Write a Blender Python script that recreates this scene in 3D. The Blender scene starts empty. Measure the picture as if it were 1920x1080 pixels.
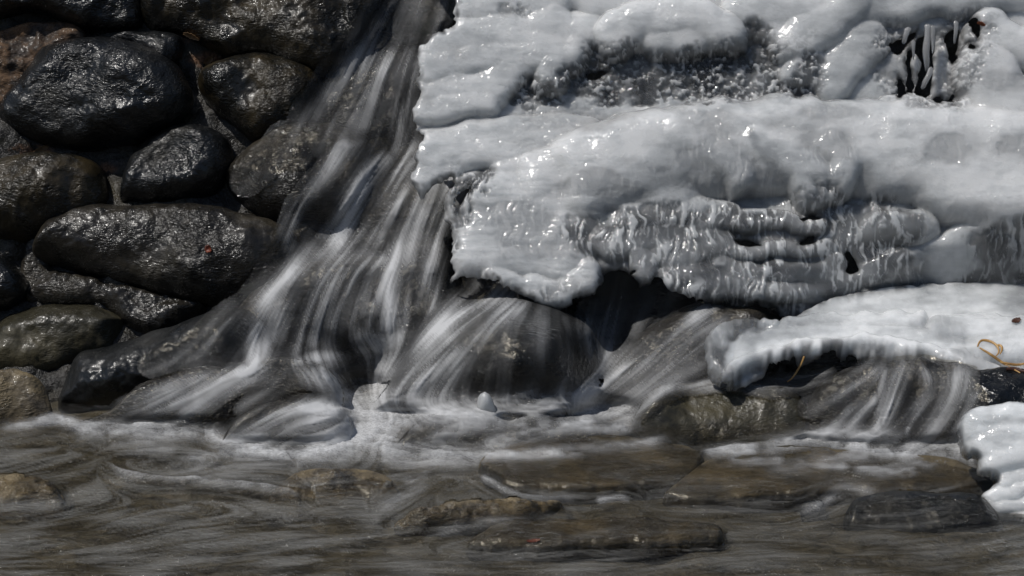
import bpy, math, random
import numpy as np
from mathutils import Vector, Matrix
from mathutils.bvhtree import BVHTree

random.seed(7)
RNG = np.random.default_rng(11)
S = bpy.context.scene
R = math.radians
# ------------------------------------------------------------------ camera
PITCH = R(16); DIST = 8.0; FRAME_W = 3.0
TGT = np.array([0.0, 0.0, 0.358])
FWD = np.array([0.0, math.cos(PITCH), -math.sin(PITCH)])
UPV = np.array([0.0, math.sin(PITCH), math.cos(PITCH)])
RGT = np.array([1.0, 0.0, 0.0])
CAM = TGT - FWD * DIST
cam = bpy.data.cameras.new('camera'); cam.sensor_width = 36; cam.lens = 36 * DIST / FRAME_W
cam.clip_end = 200
co = bpy.data.objects.new('camera', cam); S.collection.objects.link(co)
co.location = CAM; co.rotation_euler = (math.pi / 2 - PITCH, 0, 0)
S.camera = co
# ------------------------------------------------------------------ world, sun, exposure
SUN_DIR = Vector((-0.42, -0.20, 0.88)).normalized()      # towards the sun
w = bpy.data.worlds.new('World'); S.world = w; w.use_nodes = True
nt = w.node_tree; bg = nt.nodes['Background']
sky = nt.nodes.new('ShaderNodeTexSky'); sky.sky_type = 'NISHITA'; sky.sun_disc = False
sky.sun_elevation = math.asin(SUN_DIR.z)
sky.sun_rotation = math.atan2(SUN_DIR.x, SUN_DIR.y)
nt.links.new(sky.outputs[0], bg.inputs[0]); bg.inputs[1].default_value = 0.06
sl = bpy.data.lights.new('sun', 'SUN'); sl.energy = 3.2; sl.angle = R(0.5); sl.color = (1, 0.965, 0.92)
so = bpy.data.objects.new('sun', sl); S.collection.objects.link(so)
so.rotation_euler = (-SUN_DIR).to_track_quat('-Z', 'Y').to_euler(); so.location = (-3, 0, 6)
S.view_settings.view_transform = 'Standard'; S.view_settings.look = 'None'
S.view_settings.exposure = 0.0; S.view_settings.gamma = 1.0
S.cycles.use_denoising = True
S.cycles.max_bounces = 10; S.cycles.transparent_max_bounces = 12
S.cycles.transmission_bounces = 8
S.cycles.caustics_reflective = False; S.cycles.caustics_refractive = False
S.cycles.sample_clamp_indirect = 4.0

# ------------------------------------------------------------------ numpy helpers
def dirs(px, py):
    """viewing direction of a photo pixel, its component along the camera axis is 1"""
    k = FRAME_W / DIST / 1920.0
    a = (np.asarray(px, float) - 960) * k; b = (540 - np.asarray(py, float)) * k
    return FWD + a[..., None] * RGT + b[..., None] * UPV

def on_plane(px, py, P0, n):
    d = dirs(px, py); t = np.dot(np.asarray(P0) - CAM, n) / (d @ n)
    return CAM + d * t[..., None]

def _h(ix, iy, iz, seed):
    h = (ix.astype(np.int64) * 374761393 + iy.astype(np.int64) * 668265263 + iz.astype(np.int64) * 2147483647 + seed * 974634777) & 0xffffffff
    h = ((h ^ (h >> 13)) * 1274126177) & 0xffffffff
    h = ((h ^ (h >> 16)) * 2246822519) & 0xffffffff
    return ((h ^ (h >> 15)) & 0xffff) / 32767.5 - 1.0

def vnoise(P, seed=0):
    f = np.floor(P); i = f.astype(np.int64); u = P - f; u = u * u * u * (u * (u * 6 - 15) + 10)
    out = 0
    for dx in (0, 1):
        wx = u[..., 0] if dx else 1 - u[..., 0]
        for dy in (0, 1):
            wy = u[..., 1] if dy else 1 - u[..., 1]
            for dz in (0, 1):
                wz = u[..., 2] if dz else 1 - u[..., 2]
                out = out + wx * wy * wz * _h(i[..., 0] + dx, i[..., 1] + dy, i[..., 2] + dz, seed)
    return out

def fbm(P, scale, octv=4, seed=0, gain=0.5):
    P = np.asarray(P, float) * np.asarray(scale, float); a = 1.0; s = 0; tot = 0
    for o in range(octv):
        s = s + a * vnoise(P + 17.3 * o, seed + o * 31); tot += a; a *= gain; P = P * 2.03
    return s / tot * 1.6

def pix3(X, Y, z=0.0):
    return np.stack([X, Y, np.full_like(X, z)], -1)

def sm(a, b, x):
    t = np.clip((x - a) / (b - a), 0, 1); return t * t * (3 - 2 * t)

def smooth_poly(pts, k=6):
    p = np.array(pts, float); n = len(p); out = []
    for i in range(n):
        p0, p1, p2, p3 = p[i - 1], p[i], p[(i + 1) % n], p[(i + 2) % n]
        for j in range(k):
            t = j / k
            out.append(0.5 * (2 * p1 + (p2 - p0) * t + (2 * p0 - 5 * p1 + 4 * p2 - p3) * t * t + (3 * p1 - p0 - 3 * p2 + p3) * t ** 3))
    return np.array(out)

def smooth_line(pts, step=6.0):
    p = np.array(pts, float)
    if len(p) > 2:
        q = np.vstack([2 * p[0] - p[1], p, 2 * p[-1] - p[-2]]); out = []
        for i in range(1, len(q) - 2):
            for t in np.linspace(0, 1, 8, endpoint=False):
                p0, p1, p2, p3 = q[i - 1], q[i], q[i + 1], q[i + 2]
                out.append(0.5 * (2 * p1 + (p2 - p0) * t + (2 * p0 - 5 * p1 + 4 * p2 - p3) * t * t + (3 * p1 - p0 - 3 * p2 + p3) * t ** 3))
        p = np.vstack([out, p[-1:]])
    L = np.concatenate([[0], np.cumsum(np.linalg.norm(np.diff(p[:, :2], axis=0), axis=1))])
    m = max(2, int(L[-1] / step) + 1); s = np.linspace(0, L[-1], m)
    return np.stack([np.interp(s, L, p[:, k]) for k in range(p.shape[1])], -1)

def poly_sdf(X, Y, poly):
    """signed distance in pixels, positive inside"""
    d2 = np.full(X.shape, 1e18); ins = np.zeros(X.shape, bool)
    a = poly; b = np.roll(poly, -1, 0)
    for (x0, y0), (x1, y1) in zip(a, b):
        ex, ey = x1 - x0, y1 - y0; L = ex * ex + ey * ey + 1e-9
        wx, wy = X - x0, Y - y0
        t = np.clip((wx * ex + wy * ey) / L, 0, 1)
        d2 = np.minimum(d2, (wx - t * ex) ** 2 + (wy - t * ey) ** 2)
        c = (y0 > Y) != (y1 > Y)
        if y1 != y0:
            ins ^= c & (X < ex * (Y - y0) / (y1 - y0) + x0)
    return np.where(ins, 1, -1) * np.sqrt(d2)

def blur(A, s):
    r = int(3 * s + 1); k = np.exp(-0.5 * (np.arange(-r, r + 1) / s) ** 2); k /= k.sum()
    B = np.pad(A, ((r, r), (0, 0)), mode='edge'); A = sum(k[i] * B[i:i + A.shape[0]] for i in range(2 * r + 1))
    B = np.pad(A, ((0, 0), (r, r)), mode='edge'); return sum(k[i] * B[:, i:i + A.shape[1]] for i in range(2 * r + 1))

# ------------------------------------------------------------------ object helpers
COLL = S.collection
def tag(o, label=None, cat=None, group=None, kind=None):
    for k, v in (('label', label), ('category', cat), ('group', group), ('kind', kind)):
        if v: o[k] = v
    return o

def link_mesh(name, V, F, mat, parent=None, attrs=None, origin=None):
    V = np.asarray(V, float)
    if origin is None:
        origin = np.array([V[:, 0].mean(), V[:, 1].mean(), V[:, 2].min()])
    if parent is not None: origin = np.array(parent.location)
    me = bpy.data.meshes.new(name)
    F = np.asarray(F)
    me.vertices.add(len(V)); me.vertices.foreach_set('co', (V - origin).astype(np.float32).ravel())
    nf, k = F.shape
    me.loops.add(nf * k); me.loops.foreach_set('vertex_index', F.astype(np.int32).ravel())
    me.polygons.add(nf); me.polygons.foreach_set('loop_start', np.arange(0, nf * k, k, dtype=np.int32))
    me.polygons.foreach_set('use_smooth', np.ones(nf, bool))
    me.update(calc_edges=True); me.validate()
    for an, av in (attrs or {}).items():
        at = me.attributes.new(an, 'FLOAT', 'POINT'); at.data.foreach_set('value', np.asarray(av, np.float32))
    me.materials.append(mat)
    o = bpy.data.objects.new(name, me); COLL.objects.link(o)
    if parent is not None: o.parent = parent
    else: o.location = origin
    return o

def empty(name, loc):
    o = bpy.data.objects.new(name, None); COLL.objects.link(o); o.location = loc; return o

def relief(xs, ys, sdf, front, back, closed=True):
    """Closed solid from an outline: front(X,Y,rim) and back(X,Y,rim) give 3D points of a vertex grid; the rim is
    snapped to the outline's zero contour. Returns V, F and the grid index of every front vertex."""
    X, Y = np.meshgrid(xs, ys)
    inside = sdf > 0
    cell = inside[:-1, :-1].astype(int) + inside[1:, :-1] + inside[:-1, 1:] + inside[1:, 1:] >= 2
    use = np.zeros(X.shape, bool)
    for dy in (0, 1):
        for dx in (0, 1): use[dy:dy + cell.shape[0], dx:dx + cell.shape[1]] |= cell
    full = np.zeros(X.shape, int)
    for dy in (0, 1):
        for dx in (0, 1): full[dy:dy + cell.shape[0], dx:dx + cell.shape[1]] += cell
    rim = use & (full < 4)
    rim[0, :] &= False if False else rim[0, :]
    gy, gx = np.gradient(sdf, ys, xs)
    gl = np.maximum(gx * gx + gy * gy, 0.2)
    st = (xs[1] - xs[0]) * 1.5
    mv = np.clip(sdf, -st, st)
    X = np.where(rim, X - mv * gx / gl, X); Y = np.where(rim, Y - mv * gy / gl, Y)
    Pf = front(X, Y, rim); 
    idx = -np.ones(X.shape, int); sel = np.argwhere(use); idx[use] = np.arange(len(sel))
    V = Pf[use]
    c = np.argwhere(cell); i, j = c[:, 0], c[:, 1]
    F = np.stack([idx[i, j], idx[i + 1, j], idx[i + 1, j + 1], idx[i, j + 1]], -1)
    src = np.flatnonzero(use.ravel())
    if closed:
        Pb = back(X, Y, rim); nb = use & ~rim
        idb = idx.copy(); idb[nb] = len(V) + np.arange(nb.sum())
        V = np.vstack([V, Pb[nb]])
        Fb = np.stack([idb[i, j], idb[i, j + 1], idb[i + 1, j + 1], idb[i + 1, j]], -1)
        F = np.vstack([F, Fb]); src = np.concatenate([src, np.flatnonzero(nb.ravel())])
    return V, F, src

# ------------------------------------------------------------------ materials
def new_mat(name):
    m = bpy.data.materials.new(name); m.use_nodes = True
    t = m.node_tree; t.nodes.clear()
    out = t.nodes.new('ShaderNodeOutputMaterial')
    return m, t, out

def nd(t, typ, **kw):
    n = t.nodes.new(typ)
    for k, v in kw.items():
        if k.startswith('i_'):
            n.inputs[k[2:].replace('_', ' ')].default_value = v
        else: setattr(n, k, v)
    return n

def coords(t, scale=(1, 1, 1), rot=(0, 0, 0), rnd=True):
    tc = nd(t, 'ShaderNodeTexCoord'); mp = nd(t, 'ShaderNodeMapping')
    mp.inputs['Scale'].default_value = scale; mp.inputs['Rotation'].default_value = rot
    t.links.new(tc.outputs['Object'], mp.inputs['Vector'])
    if rnd:
        oi = nd(t, 'ShaderNodeObjectInfo'); mu = nd(t, 'ShaderNodeVectorMath', operation='SCALE')
        cb = nd(t, 'ShaderNodeCombineXYZ')
        for k in range(3): t.links.new(oi.outputs['Random'], cb.inputs[k])
        t.links.new(cb.outputs[0], mu.inputs[0]); mu.inputs['Scale'].default_value = 31.0
        t.links.new(mu.outputs[0], mp.inputs['Location'])
    return mp.outputs[0]

def noise(t, vec, scale, detail=4, rough=0.55, dist=0.0):
    n = nd(t, 'ShaderNodeTexNoise'); n.inputs['Scale'].default_value = scale
    n.inputs['Detail'].default_value = detail; n.inputs['Roughness'].default_value = rough
    n.inputs['Distortion'].default_value = dist
    t.links.new(vec, n.inputs['Vector']); return n.outputs['Fac']

def ramp(t, fac, stops):
    r = nd(t, 'ShaderNodeValToRGB'); e = r.color_ramp.elements
    while len(e) < len(stops): e.new(0.5)
    for k, (p, c) in enumerate(stops):
        e[k].position = p; e[k].color = (c, c, c, 1) if isinstance(c, (int, float)) else (*c, 1)
    t.links.new(fac, r.inputs[0]); return r.outputs[0]

def math_n(t, op, a, b=None):
    n = nd(t, 'ShaderNodeMath', operation=op)
    for k, v in enumerate((a, b)):
        if v is None: continue
        if isinstance(v, (int, float)): n.inputs[k].default_value = v
        else: t.links.new(v, n.inputs[k])
    return n.outputs[0]

def mixc(t, fac, a, b):
    n = nd(t, 'ShaderNodeMix', data_type='RGBA')
    for sock, v in ((n.inputs[0], fac), (n.inputs[6], a), (n.inputs[7], b)):
        if isinstance(v, (int, float)): sock.default_value = v
        elif isinstance(v, tuple): sock.default_value = (*v, 1)
        else: t.links.new(v, sock)
    return n.outputs[2]

def bump(t, h, strength, dist, normal=None):
    b = nd(t, 'ShaderNodeBump'); b.inputs['Strength'].default_value = strength; b.inputs['Distance'].default_value = dist
    t.links.new(h, b.inputs['Height'])
    if normal is not None: t.links.new(normal, b.inputs['Normal'])
    return b.outputs[0]

def rock_mat(name, c_dark, c_mid, c_patch, patch=0.6, wet=0.22, fine=1.0, rot=-0.6):
    m, t, out = new_mat(name)
    p = nd(t, 'ShaderNodeBsdfPrincipled')
    v = coords(t); vs = coords(t, scale=(1.0, 1.0, 2.4), rot=(0, rot, 0))
    big = noise(t, v, 5.0, 5, 0.6, 0.4); med = noise(t, v, 26, 5, 0.65, 0.3)
    fin = noise(t, vs, 62, 2, 0.55, 0.8); gr = noise(t, v, 260, 2, 0.6)
    base = mixc(t, ramp(t, med, [(0.3, 0.0), (0.7, 1.0)]), c_dark, c_mid)
    pm = math_n(t, 'ADD', math_n(t, 'MULTIPLY', big, 0.8), math_n(t, 'MULTIPLY', med, 0.2))
    base = mixc(t, ramp(t, pm, [(patch - 0.07, 0.0), (patch + 0.07, 1.0)]), base, c_patch)
    base = mixc(t, math_n(t, 'MULTIPLY', ramp(t, gr, [(0.35, 0.0), (0.7, 1.0)]), 0.45), base, c_dark)
    t.links.new(base, p.inputs['Base Color'])
    rg = ramp(t, big, [(0.32, wet * 0.6), (0.66, wet * 2.0)])
    t.links.new(rg, p.inputs['Roughness'])
    n1 = bump(t, med, 0.20, 0.02)
    gm = ramp(t, noise(t, v, 9, 3, 0.6, 0.3), [(0.40, 0.12), (0.62, 1.0)])
    n2 = bump(t, math_n(t, 'MULTIPLY', fin, gm), 0.6 * fine, 0.015, n1)
    n3 = bump(t, gr, 0.25 * fine, 0.003, n2)
    t.links.new(n3, p.inputs['Normal'])
    p.inputs['Specular IOR Level'].default_value = 0.38; p.inputs['Coat Weight'].default_value = 0.22; p.inputs['Coat Roughness'].default_value = 0.09
    t.links.new(n2, p.inputs['Coat Normal'])
    t.links.new(p.outputs[0], out.inputs[0]); return m

M_SLATE = rock_mat('slate_stone', (0.0043, 0.0048, 0.0052), (0.0112, 0.0121, 0.0130), (0.0173, 0.0156, 0.0112), 0.62, 0.24)
M_OLIVE = rock_mat('olive_stone', (0.0056, 0.0056, 0.0047), (0.0159, 0.0150, 0.0122), (0.0351, 0.0253, 0.0103), 0.52, 0.24)
M_BROWN = rock_mat('brown_stone', (0.0094, 0.0083, 0.0067), (0.0260, 0.0234, 0.0192), (0.0364, 0.0302, 0.0198), 0.55, 0.26)
M_BLACK = rock_mat('black_stone', (0.0034, 0.0039, 0.0039), (0.0090, 0.0095, 0.0101), (0.0146, 0.0140, 0.0123), 0.62, 0.18)
M_TAN = rock_mat('tan_stone', (0.040, 0.033, 0.024), (0.120, 0.098, 0.066), (0.20, 0.155, 0.085), 0.52, 0.36)
M_SILT = rock_mat('silted_stone', (0.030, 0.025, 0.016), (0.078, 0.066, 0.044), (0.115, 0.088, 0.045), 0.55, 0.30, 0.35)
M_RUST = rock_mat('rusty_dry_stone', (0.016, 0.012, 0.009), (0.060, 0.034, 0.018), (0.20, 0.115, 0.058), 0.52, 0.6, 0.8)
M_JET = rock_mat('smooth_black_stone', (0.0048, 0.0056, 0.0056), (0.0104, 0.0112, 0.0120), (0.0176, 0.0168, 0.0144), 0.62, 0.3, 0.25)
M_GREEN = rock_mat('green_stone', (0.0177, 0.0163, 0.0109), (0.0510, 0.0462, 0.0306), (0.0680, 0.0578, 0.0306), 0.55, 0.28, 0.5)

def bank_mat():
    m, t, out = new_mat('wet_mortar'); p = nd(t, 'ShaderNodeBsdfPrincipled')
    v = coords(t, rnd=False)
    big = noise(t, v, 4, 5, 0.6, 0.5); med = noise(t, v, 22, 6, 0.65, 0.4); fin = noise(t, v, 90, 4, 0.6, 0.5)
    at = nd(t, 'ShaderNodeAttribute', attribute_name='dry')
    base = mixc(t, ramp(t, med, [(0.3, 0.0), (0.7, 1.0)]), (0.010, 0.010, 0.0095), (0.036, 0.033, 0.028))
    base = mixc(t, ramp(t, big, [(0.5, 0.0), (0.66, 1.0)]), base, (0.040, 0.034, 0.020))
    tan = mixc(t, ramp(t, fin, [(0.35, 0.0), (0.65, 1.0)]), (0.11, 0.055, 0.026), (0.27, 0.15, 0.085))
    mk = math_n(t, 'MULTIPLY', at.outputs['Fac'], ramp(t, med, [(0.44, 0.0), (0.52, 1.0)]))
    base = mixc(t, mk, base, tan)
    t.links.new(base, p.inputs['Base Color'])
    t.links.new(ramp(t, mk, [(0.0, 0.28), (1.0, 0.75)]), p.inputs['Roughness'])
    n = bump(t, fin, 0.6, 0.01, bump(t, med, 0.6, 0.03)); t.links.new(n, p.inputs['Normal'])
    t.links.new(p.outputs[0], out.inputs[0]); return m
M_BANK = bank_mat()

def bed_mat():
    m, t, out = new_mat('stream_bed_gravel'); p = nd(t, 'ShaderNodeBsdfPrincipled')
    v = coords(t, rnd=False)
    big = noise(t, v, 3.5, 5, 0.6, 0.5); med = noise(t, v, 20, 5, 0.6, 0.6)
    base = mixc(t, ramp(t, med, [(0.36, 0.0), (0.62, 1.0)]), (0.022, 0.020, 0.012), (0.15, 0.135, 0.105))
    base = mixc(t, ramp(t, big, [(0.42, 0.0), (0.62, 1.0)]), base, (0.070, 0.060, 0.036))
    t.links.new(base, p.inputs['Base Color']); p.inputs['Roughness'].default_value = 0.8
    t.links.new(bump(t, med, 0.7, 0.04), p.inputs['Normal'])
    t.links.new(p.outputs[0], out.inputs[0]); return m
M_BED = bed_mat()

def water_mat(name='falling_water', lace=0.0):
    m, t, out = new_mat(name)
    foam = nd(t, 'ShaderNodeAttribute', attribute_name='foam').outputs['Fac']
    silt = nd(t, 'ShaderNodeAttribute', attribute_name='silt').outputs['Fac']
    v = coords(t, scale=(1, 3.0, 3.0), rnd=False)
    if lace:
        la = noise(t, coords(t, scale=(1, 1.6, 1.6), rnd=False), 70, 5, 0.7, 1.5)
        foam = math_n(t, 'MULTIPLY', foam, ramp(t, la, [(0.34, 1 - lace), (0.62, 1.0 + 0.35 * lace)]))
        fs = noise(t, coords(t, scale=(0.35, 3.2, 1), rot=(0, 0, 0.12), rnd=False), 34, 4, 0.6, 1.5)
        silt = math_n(t, 'MULTIPLY', silt, ramp(t, fs, [(0.35, 0.45), (0.65, 1.0)]))
    rip = noise(t, v, 26, 4, 0.6, 1.0)
    nb = bump(t, rip, 0.65, 0.016)
    tr = nd(t, 'ShaderNodeBsdfTransparent'); tr.inputs[0].default_value = (0.82, 0.79, 0.72, 1)
    gl = nd(t, 'ShaderNodeBsdfGlossy'); gl.inputs['Roughness'].default_value = 0.11
    t.links.new(nb, gl.inputs['Normal'])
    fr = nd(t, 'ShaderNodeFresnel'); fr.inputs[0].default_value = 1.33; t.links.new(nb, fr.inputs['Normal'])
    clear = nd(t, 'ShaderNodeMixShader'); t.links.new(fr.outputs[0], clear.inputs[0])
    t.links.new(tr.outputs[0], clear.inputs[1]); t.links.new(gl.outputs[0], clear.inputs[2])
    sd = nd(t, 'ShaderNodeBsdfDiffuse'); sd.inputs[0].default_value = (0.155, 0.152, 0.140, 1)
    tur = nd(t, 'ShaderNodeMixShader'); t.links.new(silt, tur.inputs[0])
    t.links.new(clear.outputs[0], tur.inputs[1])
    sdg = nd(t, 'ShaderNodeMixShader'); t.links.new(fr.outputs[0], sdg.inputs[0])
    t.links.new(sd.outputs[0], sdg.inputs[1]); t.links.new(gl.outputs[0], sdg.inputs[2])
    t.links.new(sdg.outputs[0], tur.inputs[2])
    wd = nd(t, 'ShaderNodeBsdfDiffuse'); wd.inputs[0].default_value = (0.80, 0.81, 0.82, 1)
    wt = nd(t, 'ShaderNodeBsdfTranslucent'); wt.inputs[0].default_value = (0.80, 0.81, 0.82, 1)
    wm = nd(t, 'ShaderNodeMixShader'); wm.inputs[0].default_value = 0.35
    t.links.new(wd.outputs[0], wm.inputs[1]); t.links.new(wt.outputs[0], wm.inputs[2])
    fin = nd(t, 'ShaderNodeMixShader'); t.links.new(foam, fin.inputs[0])
    t.links.new(tur.outputs[0], fin.inputs[1]); t.links.new(wm.outputs[0], fin.inputs[2])
    t.links.new(fin.outputs[0], out.inputs[0]); return m
M_WATER = water_mat(); M_STREAM = water_mat('stream_surface', 0.5)

def ice_mat(name='milky_ice', stretch=(1.0, 1.0, 1.8)):
    m, t, out = new_mat(name); p = nd(t, 'ShaderNodeBsdfPrincipled')
    clear = nd(t, 'ShaderNodeAttribute', attribute_name='clear').outputs['Fac']
    v = coords(t); vh = coords(t, scale=stretch)
    wr = noise(t, vh, 44, 2, 0.5, 1.0); fi = noise(t, v, 130, 3, 0.6, 0.4); cl = noise(t, v, 7, 4, 0.55, 0.5)
    sp = noise(t, v, 48, 3, 0.6, 0.3)
    milk_shade = nd(t, 'ShaderNodeAttribute', attribute_name='milk_shade').outputs['Fac']
    mk = math_n(t, 'MULTIPLY', milk_shade, math_n(t, 'ADD', math_n(t, 'MULTIPLY', cl, 0.5), 0.75))
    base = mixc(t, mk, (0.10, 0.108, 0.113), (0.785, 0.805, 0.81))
    base = mixc(t, clear, base, (0.76, 0.795, 0.815))
    t.links.new(base, p.inputs['Base Color'])
    t.links.new(math_n(t, 'MULTIPLY', ramp(t, sp, [(0.36, 0.30), (0.60, 0.10)]), math_n(t, 'SUBTRACT', 1.0, math_n(t, 'MULTIPLY', clear, 0.75))), p.inputs['Roughness'])
    p.inputs['IOR'].default_value = 1.31
    t.links.new(math_n(t, 'MULTIPLY', clear, 0.96), p.inputs['Transmission Weight'])
    p.inputs['Subsurface Weight'].default_value = 1.0
    p.inputs['Subsurface Radius'].default_value = (0.97, 1.0, 1.03); p.inputs['Subsurface Scale'].default_value = 0.075
    n1 = bump(t, wr, 0.22, 0.008); n2 = bump(t, math_n(t, 'MULTIPLY', fi, ramp(t, sp, [(0.54, 0.06), (0.66, 1.0)])), 0.35, 0.004, n1)
    t.links.new(n2, p.inputs['Normal']); t.links.new(n1, p.inputs['Coat Normal'])
    p.inputs['Coat Weight'].default_value = 0.6; p.inputs['Coat Roughness'].default_value = 0.06; p.inputs['Coat IOR'].default_value = 1.33
    t.links.new(p.outputs[0], out.inputs[0]); return m
M_ICE = ice_mat()

def simple_mat(name, col, rough=0.6, col2=None, scale=80):
    m, t, out = new_mat(name); p = nd(t, 'ShaderNodeBsdfPrincipled')
    f = noise(t, coords(t), scale, 4, 0.6)
    t.links.new(mixc(t, ramp(t, f, [(0.3, 0.0), (0.7, 1.0)]), col, col2 or tuple(c * 0.45 for c in col)), p.inputs['Base Color'])
    p.inputs['Roughness'].default_value = rough
    t.links.new(bump(t, f, 0.3, 0.004), p.inputs['Normal'])
    t.links.new(p.outputs[0], out.inputs[0]); return m
M_LEAF_O = simple_mat('orange_leaf', (0.30, 0.075, 0.02), 0.5)
M_LEAF_B = simple_mat('brown_leaf', (0.075, 0.028, 0.014), 0.5)
M_LEAF_T = simple_mat('tan_leaf', (0.30, 0.17, 0.075), 0.6)
M_STRAW = simple_mat('straw', (0.52, 0.32, 0.11), 0.5, (0.30, 0.15, 0.04), 60)
M_LEAF_R = simple_mat('red_leaf', (0.22, 0.05, 0.022), 0.5)

# ------------------------------------------------------------------ the bank and the bed
WALL_N = np.array([0, -math.cos(R(30)), math.sin(R(30))]); WALL_P = np.array([0, 0.25, 0.0])
TEX = []                                                     # solids the water runs over
def grid_faces(ny, nx):
    i, j = np.meshgrid(np.arange(ny - 1), np.arange(nx - 1), indexing='ij'); b = i * nx + j
    return np.stack([b, b + nx, b + nx + 1, b + 1], -1).reshape(-1, 4)

def build_bank():
    xs = np.arange(-3.0, 3.0, 0.012); us = np.arange(-0.35, 2.1, 0.012)
    X, Uu = np.meshgrid(xs, us)
    P = np.stack([X, 0.25 + Uu * math.sin(R(30)), Uu * math.cos(R(30))], -1)
    d = 0.045 * fbm(P, 5, 5, 3) + 0.012 * fbm(P, 22, 3, 9)
    # the course stones of the bank push the mortar in and out
    d += 0.03 * fbm(P, (2.0, 1, 2.4), 2, 77)
    P = P + WALL_N * (d + 0.026)[..., None]
    # dry orange patches, at the bank's upper left
    rel = P - CAM; dep = rel @ FWD
    px = 960 + (rel @ RGT) / dep * DIST / FRAME_W * 1920; py = 540 - (rel @ UPV) / dep * DIST / FRAME_W * 1920
    dry = np.zeros_like(px)
    for cx, cy, rx, ry in ((20, 120, 80, 60), (70, 80, 70, 30), (0, 150, 40, 40), (345, 66, 40, 12), (385, 112, 40, 14), (60, 282, 45, 12), (200, 316, 20, 10), (120, 60, 30, 20)):
        dry = np.maximum(dry, np.exp(-(((px - cx) / rx) ** 2 + ((py - cy) / ry) ** 2) * 1.2))
    V = P.reshape(-1, 3); F = grid_faces(*X.shape)
    o = link_mesh('bank', V, F[:, ::-1], M_BANK, attrs={'dry': sm(0.25, 0.6, dry).ravel()}); tag(o, kind='structure')
    TEX.append((V, F))
def build_bed():
    xs = np.arange(-3.6, 3.6, 0.03); ys = np.arange(-3.6, 0.7, 0.03)
    X, Y = np.meshgrid(xs, ys); P = np.stack([X, Y, np.zeros_like(X)], -1)
    P[..., 2] = -0.028 + 0.016 * fbm(P, 6, 4, 5)
    V = P.reshape(-1, 3); F = grid_faces(*X.shape)
    o = link_mesh('stream_bed', V, F, M_BED); tag(o, kind='structure')
def build_added_hills():
    # added dark hillside, unseen behind the camera, to darken reflections and cut sky fill
    xs = np.linspace(-40, 40, 121); us = np.linspace(0, 1, 40)
    X, Uu = np.meshgrid(xs, us); top = 7.5 + 2.2 * fbm(pix3(X[0], 0 * X[0]), 0.12, 4, 4) + 1.6 * np.abs(fbm(pix3(X[0], 0 * X[0]), 0.7, 3, 6))
    P = np.stack([X, -17 - 7 * Uu + 0.9 * fbm(pix3(X, Uu * 8), 0.9, 3, 8), -0.3 + Uu * top[None, :]], -1)
    P[..., 1] -= 0.02 * X * X * 0.3
    o = link_mesh('added_hills', P.reshape(-1, 3), grid_faces(*X.shape), simple_mat('added_dark_hillside', (0.055, 0.050, 0.040), 0.9, (0.018, 0.018, 0.014), 1.4)); tag(o, kind='structure')
build_bank(); build_bed(); build_added_hills()

# ------------------------------------------------------------------ stones
def stone(name, label, poly, mat, base='wall', tilt=30, yaw=0, H=0.10, Rk=0.55, off=0.0, rough=1.0, back=0.7, gy=None, seed=None, group=None, edge=3.0, flat=1.0):
    """A boulder: the traced outline gets its own plane (tilt back from the vertical, yaw), real thickness H and a rounded, noisy surface."""
    seed = seed or (abs(hash_name(label)) % 1000)
    poly = np.array(poly, float)
    if base == 'wall': poly = poly.mean(0) + (poly - poly.mean(0)) * 1.05
    if base == 'ground':
        sk = (0.003, 8) if name == 'stone_slab' else ((0.075, 38) if tilt < 44 else (0.055, 22))
        off -= sk[0]; my = poly[:, 1].mean(); poly[:, 1] += np.where(poly[:, 1] > my, sk[1], 0)
    pl = smooth_poly(poly, 5); x0, y0 = pl.min(0); x1, y1 = pl.max(0)
    st = 2.6 if (x1 - x0) > 120 else 2.0
    xs = np.arange(x0 - 12, x1 + 12, st); ys = np.arange(y0 - 12, y1 + 12, st)
    X, Y = np.meshgrid(xs, ys)
    sdf = poly_sdf(X, Y, pl) + edge * fbm(pix3(X, Y), 1 / 42.0, 3, seed)
    inr = sdf.max(); Rr = Rk * inr
    n = np.array([math.sin(R(yaw)) * math.cos(R(tilt)), -math.cos(R(yaw)) * math.cos(R(tilt)), math.sin(R(tilt))])
    cx, cy = pl.mean(0)
    m = n if base == 'wall' or tilt < 44 else np.array([0, -0.25, 0.97])
    if base == 'wall': H *= 0.82; off -= 0.012
    if m is not n and name != 'stone_slab': H *= 0.62
    if base == 'wall':
        P0 = on_plane(np.array([cx]), np.array([cy]), WALL_P, WALL_N)[0] + WALL_N * off
    elif base == 'ground':
        P0 = on_plane(np.array([cx]), np.array([gy if gy is not None else y1]), np.zeros(3), np.array([0, 0, 1.0]))[0] + np.array([0, 0, off])
    def prof(X, Y, rim):
        s = np.clip(np.where(rim, 0, np.maximum(sdf, 0)) / Rr, 0, 1)
        r_ = np.sqrt(np.maximum(1 - (1 - s) ** 2, 0))
        return r_ if base == 'wall' or name == 'stone_slab' else 0.45 * r_ + 0.55 * (1 - (1 - s) ** 2)
    def front(X, Y, rim):
        B = on_plane(X, Y, P0, n); q = prof(X, Y, rim)
        d = H * q * (1 + 0.22 * flat * fbm(B, 3.2, 2, seed + 5))
        d = d + q * rough * (0.020 * fbm(B, 7.5, 3, seed + 1) + 0.0055 * fbm(B, 30, 4, seed + 2, 0.6))
        return B + m * d[..., None]
    def bk(X, Y, rim):
        B = on_plane(X, Y, P0, n); q = prof(X, Y, rim)
        return B - n * (back * H * q)[..., None]
    V, F, _ = relief(xs, ys, sdf, front, bk)
    o = link_mesh(name, V, F, mat); tag(o, label, 'rock' if name != 'boulder' else 'boulder', group)
    TEX.append((V, F)); return o

def hash_name(s):
    h = 5381
    for c in s: h = (h * 33 + ord(c)) & 0x7fffffff
    return h

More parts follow.
